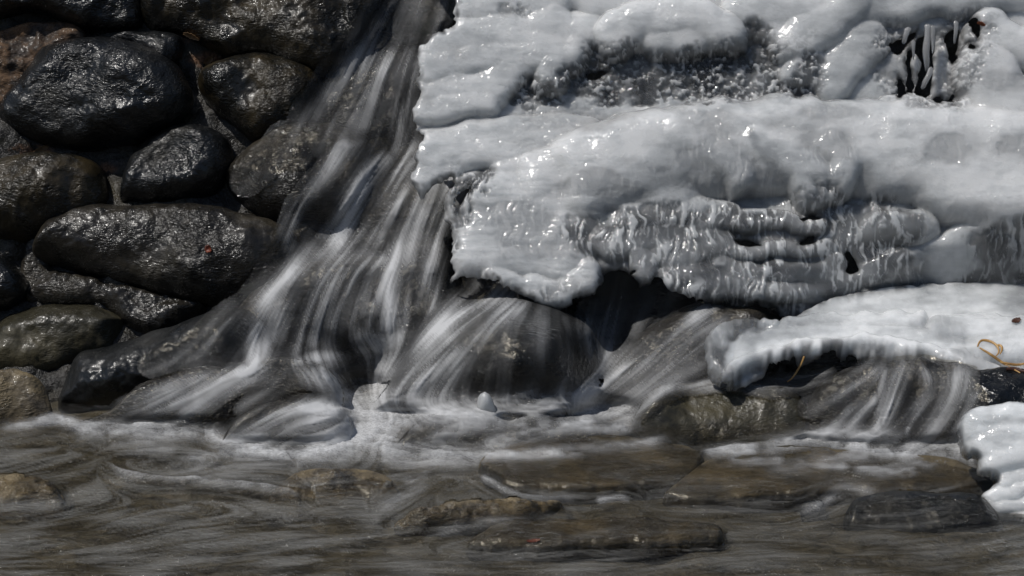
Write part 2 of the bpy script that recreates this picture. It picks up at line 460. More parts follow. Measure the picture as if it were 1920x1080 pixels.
G1 = 'boulders set in the wet bank'; G2 = 'boulders at the foot of the cascade'; G3 = 'flat stones in the shallow stream'
STONES = [
 # wall boulders
 ('boulder', 'large slate boulder with a flat striated face, biggest on the dry bank', [(10,222),(24,185),(60,140),(92,98),(150,80),(230,80),(300,108),(335,140),(352,185),(330,228),(260,262),(170,276),(80,268),(28,248)], M_SLATE, dict(tilt=26, yaw=-12, H=0.17, Rk=0.55, off=0.03)),
 ('boulder', 'small dark knob of rock above the right shoulder of the large slate boulder', [(205,82),(240,66),(300,66),(338,76),(336,104),(312,128),(286,120),(250,96)], M_SLATE, dict(tilt=40, H=0.09, Rk=0.9, off=0.05)),
 ('boulder', 'brown speckled boulder with glints, left of the upper waterfall', [(380,158),(400,128),(440,112),(490,106),(540,118),(580,132),(600,165),(585,205),(560,240),(520,262),(485,266),(440,236),(398,200)], M_OLIVE, dict(tilt=30, yaw=-5, H=0.14, Rk=0.7, off=0.03)),
 ('boulder', 'long dark glistening bedrock ledge along the upper edge of the bank', [(300,-40),(420,-60),(600,-60),(740,-50),(715,10),(690,60),(655,105),(610,135),(560,128),(500,104),(430,100),(350,66),(290,52),(270,0)], M_OLIVE, dict(tilt=36, H=0.13, Rk=0.5, off=0.04, rough=1.3)),
 ('rock', 'dry rust coloured rock patch between the dark rock and the large slate boulder', [(-70,80),(0,62),(60,46),(140,52),(150,80),(90,100),(60,135),(30,170),(10,200),(-70,215)], M_RUST, dict(tilt=22, H=0.05, Rk=0.4, off=0.035, rough=1.6)),
 ('boulder', 'shadowed dark rock at the upper corner of the bank', [(-80,-50),(60,-60),(160,-50),(270,-40),(270,30),(240,58),(160,60),(110,40),(60,24),(20,34),(-40,60),(-90,60)], M_BLACK, dict(tilt=12, H=0.12, Rk=0.6, off=0.03)),
 ('boulder', 'dark rounded boulder with an ochre stain under the large slate boulder', [(-60,345),(-10,308),(50,296),(130,296),(178,312),(196,345),(188,392),(150,424),(80,446),(0,446),(-60,420)], M_OLIVE, dict(tilt=30, H=0.15, Rk=0.75, off=0.03)),
 ('boulder', 'blue black boulder with a bright wet rim, between the brown boulder and the long one', [(233,376),(240,330),(262,290),(300,256),(345,238),(395,245),(428,272),(432,315),(415,350),(380,376),(310,388),(255,388)], M_SLATE, dict(tilt=30, yaw=-8, H=0.14, Rk=0.55, off=0.03)),
 ('boulder', 'sloping grey boulder beside the waterfall with its underside in black shade', [(425,348),(450,318),(490,285),(530,262),(590,250),(650,258),(695,280),(700,340),(670,390),(600,420),(520,415),(455,385)], M_BROWN, dict(tilt=42, yaw=-14, H=0.16, Rk=0.6, off=0.02)),
 ('boulder', 'long broad wet boulder with a thin water film and a red leaf', [(75,472),(95,435),(130,408),(175,395),(250,398),(330,396),(400,402),(450,415),(500,425),(550,450),(545,495),(510,535),(460,560),(390,566),(300,548),(210,524),(130,500),(85,490)], M_BROWN, dict(tilt=40, yaw=-4, H=0.19, Rk=0.7, off=0.04)),
 ('boulder', 'black boulder cut by the picture edge beside the mossy one', [(-90,480),(-30,478),(20,494),(48,525),(40,560),(0,582),(-90,590)], M_BLACK, dict(tilt=25, H=0.13, Rk=0.8, off=0.05)),
 ('boulder', 'oval mossy boulder with tan lichen on its crown', [(-40,650),(-10,612),(50,584),(120,572),(190,576),(236,596),(246,622),(225,650),(170,668),(110,692),(50,702),(0,690),(-35,675)], M_GREEN, dict(base='ground', gy=715, tilt=34, H=0.17, Rk=0.8, rough=0.8)),
 ('boulder', 'long dark boulder with a glossy rounded nose at the water edge', [(110,728),(118,695),(150,668),(210,650),(280,628),(350,604),(420,580),(480,590),(500,640),(490,690),(430,720),(340,735),(250,752),(170,760),(122,750)], M_JET, dict(base='ground', gy=750, tilt=30, yaw=-12, H=0.17, Rk=0.8, off=0.0)),
 ('boulder', 'small tan and moss stained stone at the waterline', [(-60,740),(-20,715),(40,712),(85,728),(100,752),(80,775),(20,785),(-60,785)], M_TAN, dict(base='ground', gy=782, tilt=45, H=0.10, Rk=0.8)),
 ('rock', 'low wet rock wedged beneath the long broad boulder', [(60,560),(110,520),(200,540),(300,560),(380,580),(350,610),(290,625),(240,610),(200,580),(120,575)], M_BROWN, dict(tilt=50, H=0.07, Rk=0.6, off=0.03, rough=1.4)),
 ('rock', 'brown film covered rock between the black boulder and the long one', [(60,430),(110,440),(90,500),(130,520),(90,560),(50,560),(40,500)], M_BROWN, dict(tilt=35, H=0.05, Rk=0.7, off=0.01)),
 # rocks of the cascade
 ('rock', 'rock hump under the upper waterfall', [(610,150),(660,105),(730,90),(800,95),(840,150),(830,220),(790,275),(700,290),(630,260),(595,210)], M_BLACK, dict(tilt=30, H=0.07, Rk=0.9, off=0.0, rough=1.0)),
 ('rock', 'dark rock at the head of the waterfall beside the ice', [(690,-60),(780,-80),(900,-70),(920,30),(860,90),(790,100),(720,70),(690,20)], M_BLACK, dict(tilt=20, H=0.10, Rk=0.8, off=-0.02, rough=1.3)),
 ('rock', 'wet rock step in the middle of the cascade', [(555,420),(600,380),(660,350),(740,330),(830,330),(870,390),(860,470),(800,500),(720,490),(650,470),(590,480),(550,460)], M_BROWN, dict(tilt=34, H=0.10, Rk=0.8, off=0.02, rough=1.1)),
 ('rock', 'broad rock lip where the cascade fans out', [(450,590),(490,545),(550,510),(620,490),(690,488),(740,500),(730,560),(690,620),(640,660),(560,672),(490,665),(455,640)], M_BROWN, dict(tilt=34, H=0.17, Rk=0.8, off=0.08, rough=1.1)),
 ('rock', 'dark rounded rock at the foot of the main cascade', [(640,600),(670,540),(720,500),(780,486),(840,500),(870,560),(860,620),(800,660),(720,670),(660,655)], M_BLACK, dict(tilt=30, H=0.17, Rk=0.8, off=0.08, rough=1.1)),
 ('rock', 'low rock ridge with a small wave behind the great dome', [(520,700),(560,672),(620,662),(700,650),(770,640),(790,670),(740,700),(640,712),(560,712)], M_BROWN, dict(base='ground', gy=715, tilt=50, H=0.07, Rk=0.9, off=0.03)),
 ('boulder', 'great domed boulder in the middle of the foot of the fall', [(680,752),(710,710),(770,655),(830,605),(890,575),(950,562),(1010,570),(1070,595),(1110,630),(1125,680),(1110,730),(1060,760),(960,778),(820,778),(720,772)], M_JET, dict(base='ground', gy=768, tilt=34, yaw=-6, H=0.22, Rk=0.85, off=0.02)),
 ('boulder', 'broad sloping boulder with streaming water under the clear ice nose', [(1080,760),(1120,700),(1180,648),(1240,605),(1310,575),(1400,570),(1470,610),(1470,690),(1400,730),(1300,745),(1220,760),(1150,775)], M_BROWN, dict(base='ground', gy=755, tilt=42, yaw=-16, H=0.18, Rk=0.8, off=0.02)),
 ('rock', 'shadowed rock face behind the ragged lower edge of the ice', [(1040,560),(1100,490),(1200,470),(1330,480),(1420,540),(1400,620),(1300,640),(1180,660),(1100,640)], M_BLACK, dict(tilt=26, H=0.12, Rk=0.7, off=0.0)),
 ('rock', 'black rock in the hollow beneath the ice shelf', [(1380,690),(1450,640),(1560,610),(1700,610),(1800,640),(1850,700),(1760,740),(1600,745),(1450,740)], M_BLACK, dict(base='ground', gy=760, tilt=30, H=0.09, Rk=0.8, off=0.0)),
 # ground rocks
 ('boulder', 'smooth brown whaleback rock with a dark rounded end, left of the foam', [(130,792),(200,770),(280,738),(350,712),(430,696),(520,695),(600,706),(640,730),(642,755),(610,772),(540,768),(470,790),(400,808),(280,812),(180,806)], M_BROWN, dict(base='ground', gy=800, tilt=56, yaw=-4, H=0.18, Rk=0.9, off=-0.01, rough=0.7)),
 ('rock', 'rounded hump under a veil of white water before the whaleback rock', [(410,828),(445,795),(500,768),(560,760),(620,770),(660,795),(650,825),(600,842),(500,845),(440,842)], M_BROWN, dict(base='ground', gy=842, tilt=54, H=0.13, Rk=1.0, off=-0.01, rough=0.6)),
 ('rock', 'low hump veiled by foam before the great dome', [(735,832),(780,798),(850,785),(930,790),(960,815),(930,845),(840,850),(770,846)], M_BROWN, dict(base='ground', gy=848, tilt=56, H=0.07, Rk=1.0, off=-0.01, rough=0.6)),
 ('rock', 'long low hump with a thin water veil beside the green slab', [(900,842),(950,805),(1020,790),(1120,795),(1200,815),(1190,835),(1100,848),(980,852)], M_BROWN, dict(base='ground', gy=850, tilt=58, H=0.065, Rk=1.0, off=-0.01, rough=0.6)),
 ('boulder', 'smooth olive green boulder washed by clear water beneath the ice shelf', [(1178,812),(1200,768),(1240,738),(1310,722),(1390,722),(1460,732),(1505,755),(1520,782),(1490,806),(1420,828),(1320,842),(1220,838)], M_GREEN, dict(base='ground', gy=838, tilt=56, yaw=-4, H=0.13, Rk=0.8, off=0.0, rough=0.7)),
 ('boulder', 'broad boulder under a fan of falling water beside the ice mound', [(1505,790),(1515,750),(1550,718),(1620,695),(1720,682),(1800,692),(1860,722),(1880,780),(1850,825),(1760,840),(1660,836),(1560,822)], M_BROWN, dict(base='ground', gy=836, tilt=44, H=0.14, Rk=0.8, off=0.0, rough=0.9)),
 ('rock', 'dark rock behind the ice mound', [(1790,720),(1860,690),(1960,700),(2100,760),(2100,860),(1950,870),(1830,850)], M_BLACK, dict(base='ground', gy=860, tilt=35, H=0.09, Rk=0.8, off=0.0)),
 # stream slabs
 ('stone_slab', 'wide flat tan slab just under the water below the foam', [(895,886),(930,856),(1000,838),(1120,832),(1240,842),(1320,868),(1290,905),(1210,922),(1110,930),(1000,928),(945,920),(940,905)], M_SILT, dict(base='ground', gy=928, tilt=84, H=0.040, Rk=0.18, off=-0.022, rough=0.22, flat=0.1)),
 ('stone_slab', 'long olive slab with a dark front edge beside the tan slab', [(1240,936),(1290,900),(1350,868),(1480,852),(1640,858),(1800,880),(1860,912),(1700,926),(1560,934),(1440,944),(1320,948)], M_SILT, dict(base='ground', gy=945, tilt=82, H=0.040, Rk=0.25, off=-0.022, rough=0.3, flat=0.2)),
 ('boulder', 'black wet rock breaking the surface near the ice mound', [(1580,968),(1600,945),(1650,930),(1730,926),(1800,930),(1850,940),(1880,965),(1860,992),(1760,1000),(1660,998),(1600,990)], M_JET, dict(base='ground', gy=992, tilt=62, H=0.055, Rk=0.6, off=0.0, rough=0.6)),
 ('stone_slab', 'long low slab with reddish spots nearest the camera', [(870,1028),(920,1002),(1000,988),(1120,982),(1250,985),(1340,995),(1356,1014),(1290,1026),(1150,1034),(1000,1038),(910,1038)], M_SILT, dict(base='ground', gy=1034, tilt=79, H=0.034, Rk=0.5, off=-0.012, rough=0.35)),
 ('stone_slab', 'thin knobbly stone with mossy ochre lumps, midstream', [(740,984),(780,968),(840,962),(900,955),(980,944),(1050,944),(1040,958),(980,972),(900,984),(820,990),(760,992)], M_TAN, dict(base='ground', gy=985, tilt=70, H=0.036, Rk=0.7, off=-0.008, rough=1.2)),
 ('rock', 'pale rounded stone at the picture edge, lapped by the stream', [(-90,920),(-20,896),(50,896),(105,912),(128,935),(100,952),(20,960),(-90,962)], M_TAN, dict(base='ground', gy=958, tilt=58, H=0.075, Rk=0.8, off=-0.005, rough=0.8)),
 ('rock', 'rough tan cobble awash in midstream before the foam', [(500,915),(550,892),(620,880),(690,882),(740,905),(745,922),(690,934),(600,932),(530,926)], M_TAN, dict(base='ground', gy=934, tilt=66, H=0.04, Rk=0.8, off=-0.012, rough=0.8)),
 ('rock', 'small dark red stone beside the black wet rock', [(1500,950),(1520,938),(1545,940),(1550,955),(1525,964),(1505,962)], M_BLACK, dict(base='ground', gy=962, tilt=55, H=0.03, Rk=0.8, off=0.0)),
]
for nm, lab, poly, mat, kw in STONES:
    g = G1 if 'base' not in kw else (G3 if nm == 'stone_slab' else G2)
    stone(nm, lab, poly, mat, group=g, **kw)

# ------------------------------------------------------------------ running water
WS = 2.5                                              # grid step in photo pixels
WX = np.arange(-420, 2340, WS); WY = np.arange(-160, 1330, WS)
GX, GY = np.meshgrid(WX, WY)
def stroke_fields(strokes, shape=GX.shape):
    """each stroke: (points, width0, width1, strength0, strength1); returns strength and direction fields"""
    I = np.zeros(shape); U = np.zeros(shape); Vv = np.zeros(shape); Wt = np.zeros(shape)
    for pts, w0, w1, a0, a1 in strokes:
        L = smooth_line(pts, 5); m = len(L)
        T = np.gradient(L, axis=0); T /= np.linalg.norm(T, axis=1)[:, None] + 1e-9
        for k in range(m):
            f = k / (m - 1); wd = w0 + (w1 - w0) * f; a = a0 + (a1 - a0) * f
            a *= sm(-0.02, 0.10, f) * sm(1.04, 0.86, f)
            r = max(2.6 * wd, 46)
            i0, i1 = np.searchsorted(WY, (L[k, 1] - r, L[k, 1] + r)); j0, j1 = np.searchsorted(WX, (L[k, 0] - r, L[k, 0] + r))
            if i1 <= i0 or j1 <= j0: continue
            q = (GX[i0:i1, j0:j1] - L[k, 0]) ** 2 + (GY[i0:i1, j0:j1] - L[k, 1]) ** 2
            I[i0:i1, j0:j1] = np.maximum(I[i0:i1, j0:j1], a * np.exp(-q / (2 * (wd * 0.85) ** 2)))
            g = np.exp(-q / (2 * max(wd, 16.0) ** 2)) * (0.3 + a)
            U[i0:i1, j0:j1] += g * T[k, 0]; Vv[i0:i1, j0:j1] += g * T[k, 1]; Wt[i0:i1, j0:j1] += g
    return I, U, Vv, Wt

FALL = [
 # upper fall
 ([(765,-60),(735,5),(713,50),(684,93),(660,130),(628,180),(588,212)], 26,30,.42,.16),
 ([(800,-80),(745,0),(716,50),(700,80)], 20,22,.30,.30),
 ([(840,-80),(835,0),(815,70),(790,110)], 26,22,.16,.14),
 ([(870,-80),(862,0),(840,60)], 18,16,.14,.12),
 ([(800,-80),(790,0),(770,60),(745,100)], 18,20,.22,.16),
 ([(700,95),(690,130),(672,180),(640,225),(615,250)], 30,34,.38,.15),
 ([(745,105),(722,130),(702,180),(688,225),(672,262)], 22,24,.34,.24),
 ([(775,98),(750,146),(744,204),(752,262),(744,310)], 20,15,.62,.44),
 ([(768,110),(770,160),(764,215),(756,260)], 15,18,.40,.26),
 ([(650,140),(620,190),(600,230),(590,260)], 34,34,.20,.12),
 ([(720,180),(705,230),(690,280),(676,300)], 22,22,.26,.18),
 ([(585,200),(565,250),(550,300)], 26,26,.12,.08),
 ([(540,250),(500,300),(450,350)], 30,30,.07,.06),
 # middle
 ([(745,296),(700,312),(676,352),(655,400),(637,446),(612,480)], 16,26,.42,.66),
 ([(640,446),(618,474),(585,491),(548,520),(500,550),(462,590)], 26,22,.60,.30),
 ([(800,290),(765,320),(745,350),(722,395),(700,430),(668,462)], 30,28,.50,.36),
 ([(660,270),(640,280),(610,325),(590,345),(570,372),(556,400)], 15,16,.32,.22),
 ([(690,262),(668,272),(640,300),(622,330)], 10,14,.28,.12),
 ([(560,375),(548,410),(538,440),(542,470)], 14,13,.38,.30),
 ([(770,330),(752,402),(744,454),(733,502),(726,547),(730,602),(718,645)], 20,18,.46,.40),
 ([(830,320),(815,380),(800,435),(800,480)], 26,22,.34,.28),
 ([(850,320),(838,380),(815,435),(810,491),(806,547),(806,600)], 22,14,.50,.36),
 ([(790,340),(775,400),(762,450),(757,500)], 30,26,.46,.30),
 ([(700,440),(745,470),(770,490)], 20,18,.20,.18),
 # the fan over the lip
 ([(600,484),(578,502),(541,565),(522,622),(512,650)], 16,18,.52,.32),
 ([(575,492),(540,520),(505,575),(490,620)], 16,18,.50,.30),
 ([(625,484),(615,510),(592,565),(567,620),(556,650)], 17,18,.50,.28),
 ([(648,492),(634,520),(608,570),(590,620),(580,655)], 14,16,.44,.26),
 ([(672,497),(655,520),(637,565),(618,620)], 14,16,.44,.26),
 ([(735,480),(695,494),(668,520),(654,560),(640,610),(632,640)], 14,15,.58,.34),
 ([(548,510),(505,540),(470,575),(440,610)], 15,14,.38,.24),
 ([(690,470),(660,480),(620,490),(570,505)], 18,16,.44,.40),
 ([(728,500),(702,520),(688,560),(684,600)], 10,10,.20,.20),
 ([(745,540),(738,580),(735,620)], 8,8,.22,.24),
 ([(770,540),(764,580),(762,625)], 7,7,.20,.2),
 ([(700,560),(692,600),(690,635)], 7,7,.24,.24),
 ([(790,500),(786,540),(780,585)], 7,7,.16,.16),
 ([(680,630),(700,645),(740,638),(780,640)], 18,24,.36,.34),
 # small left fall
 ([(455,585),(432,596),(407,624),(385,665)], 18,22,.40,.20),
 ([(480,598),(455,606),(438,640),(425,672)], 14,18,.30,.14),
 ([(494,606),(480,625),(476,655),(474,698)], 11,14,.66,.44),
 ([(508,600),(500,640),(500,700)], 12,18,.28,.30),
 ([(385,640),(330,665),(270,690)], 22,20,.14,.08),
 ([(560,650),(530,672),(505,690)], 18,20,.28,.34),
 # wave under the cascade
 ([(540,700),(560,678),(600,670),(650,668),(690,655),(740,650)], 10,14,.50,.30),
 ([(640,668),(615,685),(600,705)], 12,12,.30,.24), ([(700,660),(670,685),(650,705)], 12,14,.30,.26),
 ([(520,690),(600,706),(660,715),(720,695)], 16,16,.34,.40),
 # over the great dome
 ([(985,548),(930,566),(880,585),(830,618),(780,662),(730,705),(690,750)], 24,26,.40,.68),
 ([(990,560),(930,580),(880,610),(820,665),(770,715),(735,765)], 17,26,.46,.58),
 ([(1000,566),(945,590),(900,630),(850,690),(815,745),(800,770)], 13,18,.36,.44),
 ([(870,560),(830,600),(780,640),(740,680),(700,715)], 20,26,.24,.40),
 ([(960,590),(930,630),(905,680),(880,730)], 8,10,.30,.08), ([(990,580),(965,615),(940,650)], 7,9,.28,.06),
 ([(1010,575),(1000,610),(990,660)], 8,10,.20,.03),
 ([(1040,590),(1035,640),(1030,700)], 12,14,.10,.04), ([(935,600),(900,660),(870,725),(860,765)], 10,14,.22,.14),
 ([(960,680),(955,720),(952,765)], 6,6,.10,.10),
 ([(900,540),(930,555),(980,560)], 26,26,.22,.16),
 ([(930,568),(870,600),(815,650),(765,705),(725,755)], 30, 34, .34,.60), ([(960,572),(900,612),(850,670),(810,735)], 22, 26, .34,.34),
 ([(770,300),(720,360),(660,430),(590,500),(540,580),(510,650)], 60, 70, .09, .10), ([(840,330),(800,420),(760,500),(720,600)], 50, 60, .11, .09), ([(700,100),(660,180),(640,260)], 60, 60, .08, .06),
 ([(760,100),(740,200),(730,290)], 40, 40, .09, .09), ([(600,500),(600,560),(590,640)], 70, 70, .10, .10), ([(640,660),(700,720),(680,760)], 46, 46, .24, .34), ([(1010,570),(1020,640),(1030,720)], 40, 50, .12, .06), ([(960,570),(940,640),(930,740)], 30, 40, .14, .08),
 ([(480,600),(420,640),(380,690)], 40, 40, .16, .12), ([(1150,540),(1140,620),(1120,700)], 40, 40, .11, .12), ([(1320,600),(1240,660),(1160,730)], 50, 50, .10, .16),
 # centre right
 ([(1165,520),(1150,560),(1135,610),(1128,650),(1140,690)], 20,20,.22,.34),
 ([(1120,560),(1100,600),(1100,640),(1120,680)], 16,18,.16,.22),
 ([(1220,530),(1205,580),(1190,640)], 16,18,.20,.14), ([(1260,560),(1240,600),(1215,640)], 14,16,.20,.14),
 ([(1345,575),(1300,600),(1240,640),(1190,680),(1140,710),(1095,735),(1060,755)], 18,26,.26,.72),
 ([(1200,660),(1150,690),(1120,715),(1070,750)], 20,24,.30,.62),
 ([(1370,600),(1310,640),(1250,690),(1190,735),(1150,765)], 18,18,.18,.40),
 ([(1400,620),(1350,670),(1290,705),(1230,735)], 18,18,.16,.22),
 ([(1060,590),(1090,630),(1130,665)], 12,14,.18,.24),
 # whaleback
 ([(530,692),(470,696),(420,706),(360,736),(290,765),(210,788)], 12,18,.62,.24),
 ([(530,702),(470,706),(420,724),(375,755),(330,790)], 13,20,.40,.20),
 ([(560,716),(510,735),(470,752),(440,775)], 9,12,.16,.08),
 ([(420,700),(350,722),(280,750),(210,778)], 14,16,.40,.22),
 # hump M
 ([(640,770),(570,766),(520,778),(470,802),(425,830)], 13,16,.66,.36),
 ([(640,790),(590,790),(550,805),(510,835)], 14,16,.50,.20), ([(660,785),(630,800),(600,830)], 14,16,.60,.44),
 # right rock
 ([(1700,682),(1682,720),(1668,760),(1650,800)], 14,15,.50,.30),
 ([(1660,690),(1655,740),(1648,790),(1640,820)], 9,9,.30,.34),
 ([(1740,690),(1765,720),(1740,760),(1700,810)], 24,24,.36,.22),
 ([(1800,700),(1790,745),(1760,790),(1740,820)], 22,22,.34,.22),
 ([(1650,690),(1600,720),(1550,750),(1500,770)], 18,16,.30,.10),
 ([(1600,770),(1570,790),(1550,815)], 16,14,.24,.20), ([(1650,750),(1610,770),(1590,812)], 14,14,.30,.22),
 ([(1705,800),(1700,830)], 5,5,.5,.4), ([(1830,740),(1810,790),(1795,830)], 16,16,.22,.24),
 ([(1560,700),(1500,722),(1440,730),(1380,716)], 12,10,.36,.30),
 ([(1400,716),(1320,722),(1250,730),(1200,760),(1150,785)], 9,11,.44,.46),
 ([(1560,705),(1500,708),(1430,712)], 8,8,.24,.22),
]
POOL = [
 ([(430,846),(520,853),(600,852),(660,836)], 10, 10, .62, .62), ([(690,768),(780,776),(900,776),(1010,764)], 12, 12, .6, .5), ([(740,852),(850,860),(940,852),(1100,850)], 8, 7, .55, .4), ([(1550,828),(1660,846),(1760,850),(1860,834)], 10, 10, .5, .5), ([(130,806),(240,812),(340,814),(420,806)], 8, 8, .42, .5),   # white water on the level surface: mostly along the stream
 ([(640,745),(690,770),(720,800),(640,830),(560,842)], 26,26,.75,.68), ([(700,775),(860,778),(1000,772),(1120,768),(1190,785)], 16, 14, .55, .5),
 ([(690,740),(740,760),(800,772),(900,768)], 22,16,.62,.40),
 ([(620,820),(700,835),(780,850),(860,856),(900,850)], 20,12,.66,.50),
 ([(500,832),(430,830),(390,815),(340,802)], 18,10,.66,.34),
 ([(640,846),(520,850),(430,848),(340,860)], 12,9,.50,.24),
 ([(340,804),(260,800),(160,798),(100,786),(60,796)], 9,8,.44,.44), ([(150,797),(100,785),(60,797),(0,805)], 9,8,.62,.20),
 ([(290,830),(240,828),(205,830)], 5,4,.28,.2), ([(330,845),(270,848),(210,850)], 5,4,.20,.1),
 ([(870,768),(780,780),(730,805),(690,840)], 16,20,.56,.56), ([(1000,785),(920,785),(860,800),(800,840)], 14,16,.52,.28),
 ([(1120,790),(1050,795),(980,812),(900,846)], 14,14,.52,.26), ([(960,770),(1020,760),(1080,752),(1120,760)], 15,15,.60,.56),
 ([(1000,745),(940,760),(860,775)], 16,16,.5,.42), ([(1180,780),(1120,775),(1060,790)], 18,14,.60,.36),
 ([(1180,800),(1140,805),(1090,800)], 8,8,.56,.4), ([(1250,822),(1180,835),(1080,842),(960,850)], 8,6,.38,.24),
 ([(740,810),(700,825),(660,842)], 20,18,.66,.5),
 ([(1700,835),(1640,822),(1560,818),(1480,828),(1420,842)], 15,12,.50,.30), ([(1420,840),(1370,845),(1320,852)], 9,7,.60,.50),
 ([(1840,845),(1760,842),(1680,838)], 14,12,.46,.40), ([(1640,850),(1560,856),(1500,872),(1440,885)], 10,12,.26,.14),
 ([(1720,878),(1670,884),(1600,880)], 7,6,.44,.28), ([(1760,860),(1700,872),(1640,890)], 10,8,.3,.2),
 ([(1590,872),(1530,870),(1490,862)], 7,6,.34,.24), ([(1470,862),(1420,862),(1360,858)], 6,5,.34,.2),
 ([(1640,920),(1580,915),(1540,945),(1500,960)], 10,8,.14,.16),
 ([(210,882),(235,894),(300,902),(380,908),(440,914),(490,922)], 4.5,4.5,.50,.40), ([(480,920),(520,925),(560,930)], 6,4,.26,.18),
 ([(330,900),(420,870),(520,860)], 22,26,.10,.07), ([(760,905),(790,895),(800,880)], 8,6,.20,.14), ([(720,950),(760,930),(800,905)], 10,8,.12,.14),
 ([(820,1000),(880,985),(960,975)], 10,8,.10,.08), ([(940,915),(1000,932),(1080,936)], 4,4,.18,.12), ([(905,892),(930,905),(950,920)], 5,5,.34,.26),
 ([(1120,938),(1160,932),(1180,938)], 5,4,.34,.2),
]
If, Uf, Vf, Wf = stroke_fields(FALL)
Ip, Up, Vp, Wp = stroke_fields(POOL)
# which cells see rock before the level of the stream?
allV, allF, off_ = [], [], 0
for V_, F_ in TEX:
    allV.append(V_); allF.append(F_ + off_); off_ += len(V_)
allV = np.vstack(allV); allF = np.vstack(allF)
bvh = BVHTree.FromPolygons(allV.tolist(), allF.tolist(), epsilon=0.0)
DR = dirs(GX, GY); DP = -CAM[2] / DR[..., 2]                    # depth of the level z = 0 (positive: rays go down)
DP = np.where(DR[..., 2] < -1e-6, DP, 1e9)
infr = (GX > -110) & (GX < 2030) & (GY < 1180)
D = np.full(GX.shape, 1e9); cv = Vector(CAM)
ii, jj = np.nonzero(infr)
for i, j in zip(ii.tolist(), jj.tolist()):
    d = DR[i, j]; h = bvh.ray_cast(cv, d)
    if h[0] is not None: D[i, j] = (h[0] - cv).dot(Vector(FWD))
D[D > 1e8] = 99.0
hitw = DP <= D
DS = np.minimum(D, DP)
DS = np.where(infr, DS, np.minimum(DP, 9.4))
a = DS.copy()                                                      # closest of the neighbours, then smoothed
for k in range(2):
    p = np.pad(a, 1, mode='edge'); a = np.minimum.reduce([p[1 + y:1 + y + a.shape[0], 1 + x:1 + x + a.shape[1]] for y in (-1, 0, 1) for x in (-1, 0, 1)])
sD = blur(a, 4.0)
sW = blur(np.minimum(blur(a, 9.0), a), 5.0)      # a veil bridges the steps of the rock
# flow direction: the strokes, else down the face, else along the stream
gy_, gx_ = np.gradient(blur(DS, 5)); 
wl = sm(770, 830, GY + 0.03 * (GX - 900))
bU = -0.30 * (1 - wl) - 1.0 * wl; bV = 1.0 * (1 - wl) + (0.10 + 0.16 * fbm(pix3(GX, GY), (1 / 260., 1 / 90., 1), 2, 3)) * wl
bU = bU - 9.0 * gx_ * (1 - wl)
U = Uf + 1.0 * Up + 0.10 * bU; Vv = Vf + 1.0 * Vp + 0.10 * bV
# a stroke's sign does not matter to the streaks: align the pool's strokes with the stream
Ln = np.sqrt(U * U + Vv * Vv) + 1e-9; U /= Ln; Vv /= Ln
U = blur(U, 2); Vv = blur(Vv, 2); Ln = np.sqrt(U * U + Vv * Vv) + 1e-9; U /= Ln; Vv /= Ln
def lic(img, n):
    H, W = img.shape; acc = img.copy(); cnt = 1.0
    for sg in (1, -1):
        y, x = np.mgrid[0:H, 0:W].astype(float)
        for k in range(n):
            iy = np.clip(np.rint(y), 0, H - 1).astype(int); ix = np.clip(np.rint(x), 0, W - 1).astype(int)
            x = x + sg * U[iy, ix]; y = y + sg * Vv[iy, ix]
            iy = np.clip(np.rint(y), 0, H - 1).astype(int); ix = np.clip(np.rint(x), 0, W - 1).astype(int)
            wgt = 0.5 + 0.5 * math.cos(math.pi * k / n); acc = acc + wgt * img[iy, ix]; cnt += wgt
    A = acc / cnt
    m_ = blur(A, 30); A = A - m_; sd = np.sqrt(blur(A * A, 30)) + 1e-6
    return np.clip(0.5 + 0.24 * A / sd, 0, 1)
n0 = RNG.standard_normal(GX.shape)
L1 = lic(n0, 26); L2 = lic(blur(RNG.standard_normal(GX.shape), 1.6), 38); L3 = lic(blur(RNG.standard_normal(GX.shape), 4.0), 46)
ST = 0.22 * L1 + 0.38 * L2 + 0.40 * L3
ST = np.clip((ST - 0.5) * 2.1 + 0.5, 0, 1)
cl = fbm(pix3(GX, GY), 1 / 60.0, 3, 41)
fall = np.clip(1.42 * If ** 1.18, 0, 1) * (0.17 + 1.50 * ST ** 1.5) * (1 + 0.5 * cl)
brk = 0.5 + 0.5 * np.clip(fbm(pix3(GX, GY), (1 / 20., 1 / 6., 1), 4, 51) * 1.5, -1, 1)
pool = np.clip(Ip * 1.05, 0, 1) * (0.25 + 0.85 * ST + 0.65 * brk)
foam = 1 - (1 - np.clip(fall, 0, .95)) * (1 - np.clip(pool, 0, .95))
strm = sm(775, 850, GY)
foam = np.clip(foam + strm * 0.05 * np.clip(L1 * 1.2 + L2 * 1.6 - 1.55, 0, 1), 0, 0.93)
silt = np.clip(strm * ((0.26 + 0.14 * sm(1100, 700, GX)) + (1.15 + 1.1 * sm(1000, 600, GX)) * (0.12 * L3 + 0.38 * L2 + 0.50 * L1 - 0.5) + (0.24 + 0.26 * sm(1000, 600, GX)) * fbm(pix3(GX + 0.9 * (GY - 900), GY), (1 / 110., 1 / 24., 1), 4, 8)), 0, 0.9)
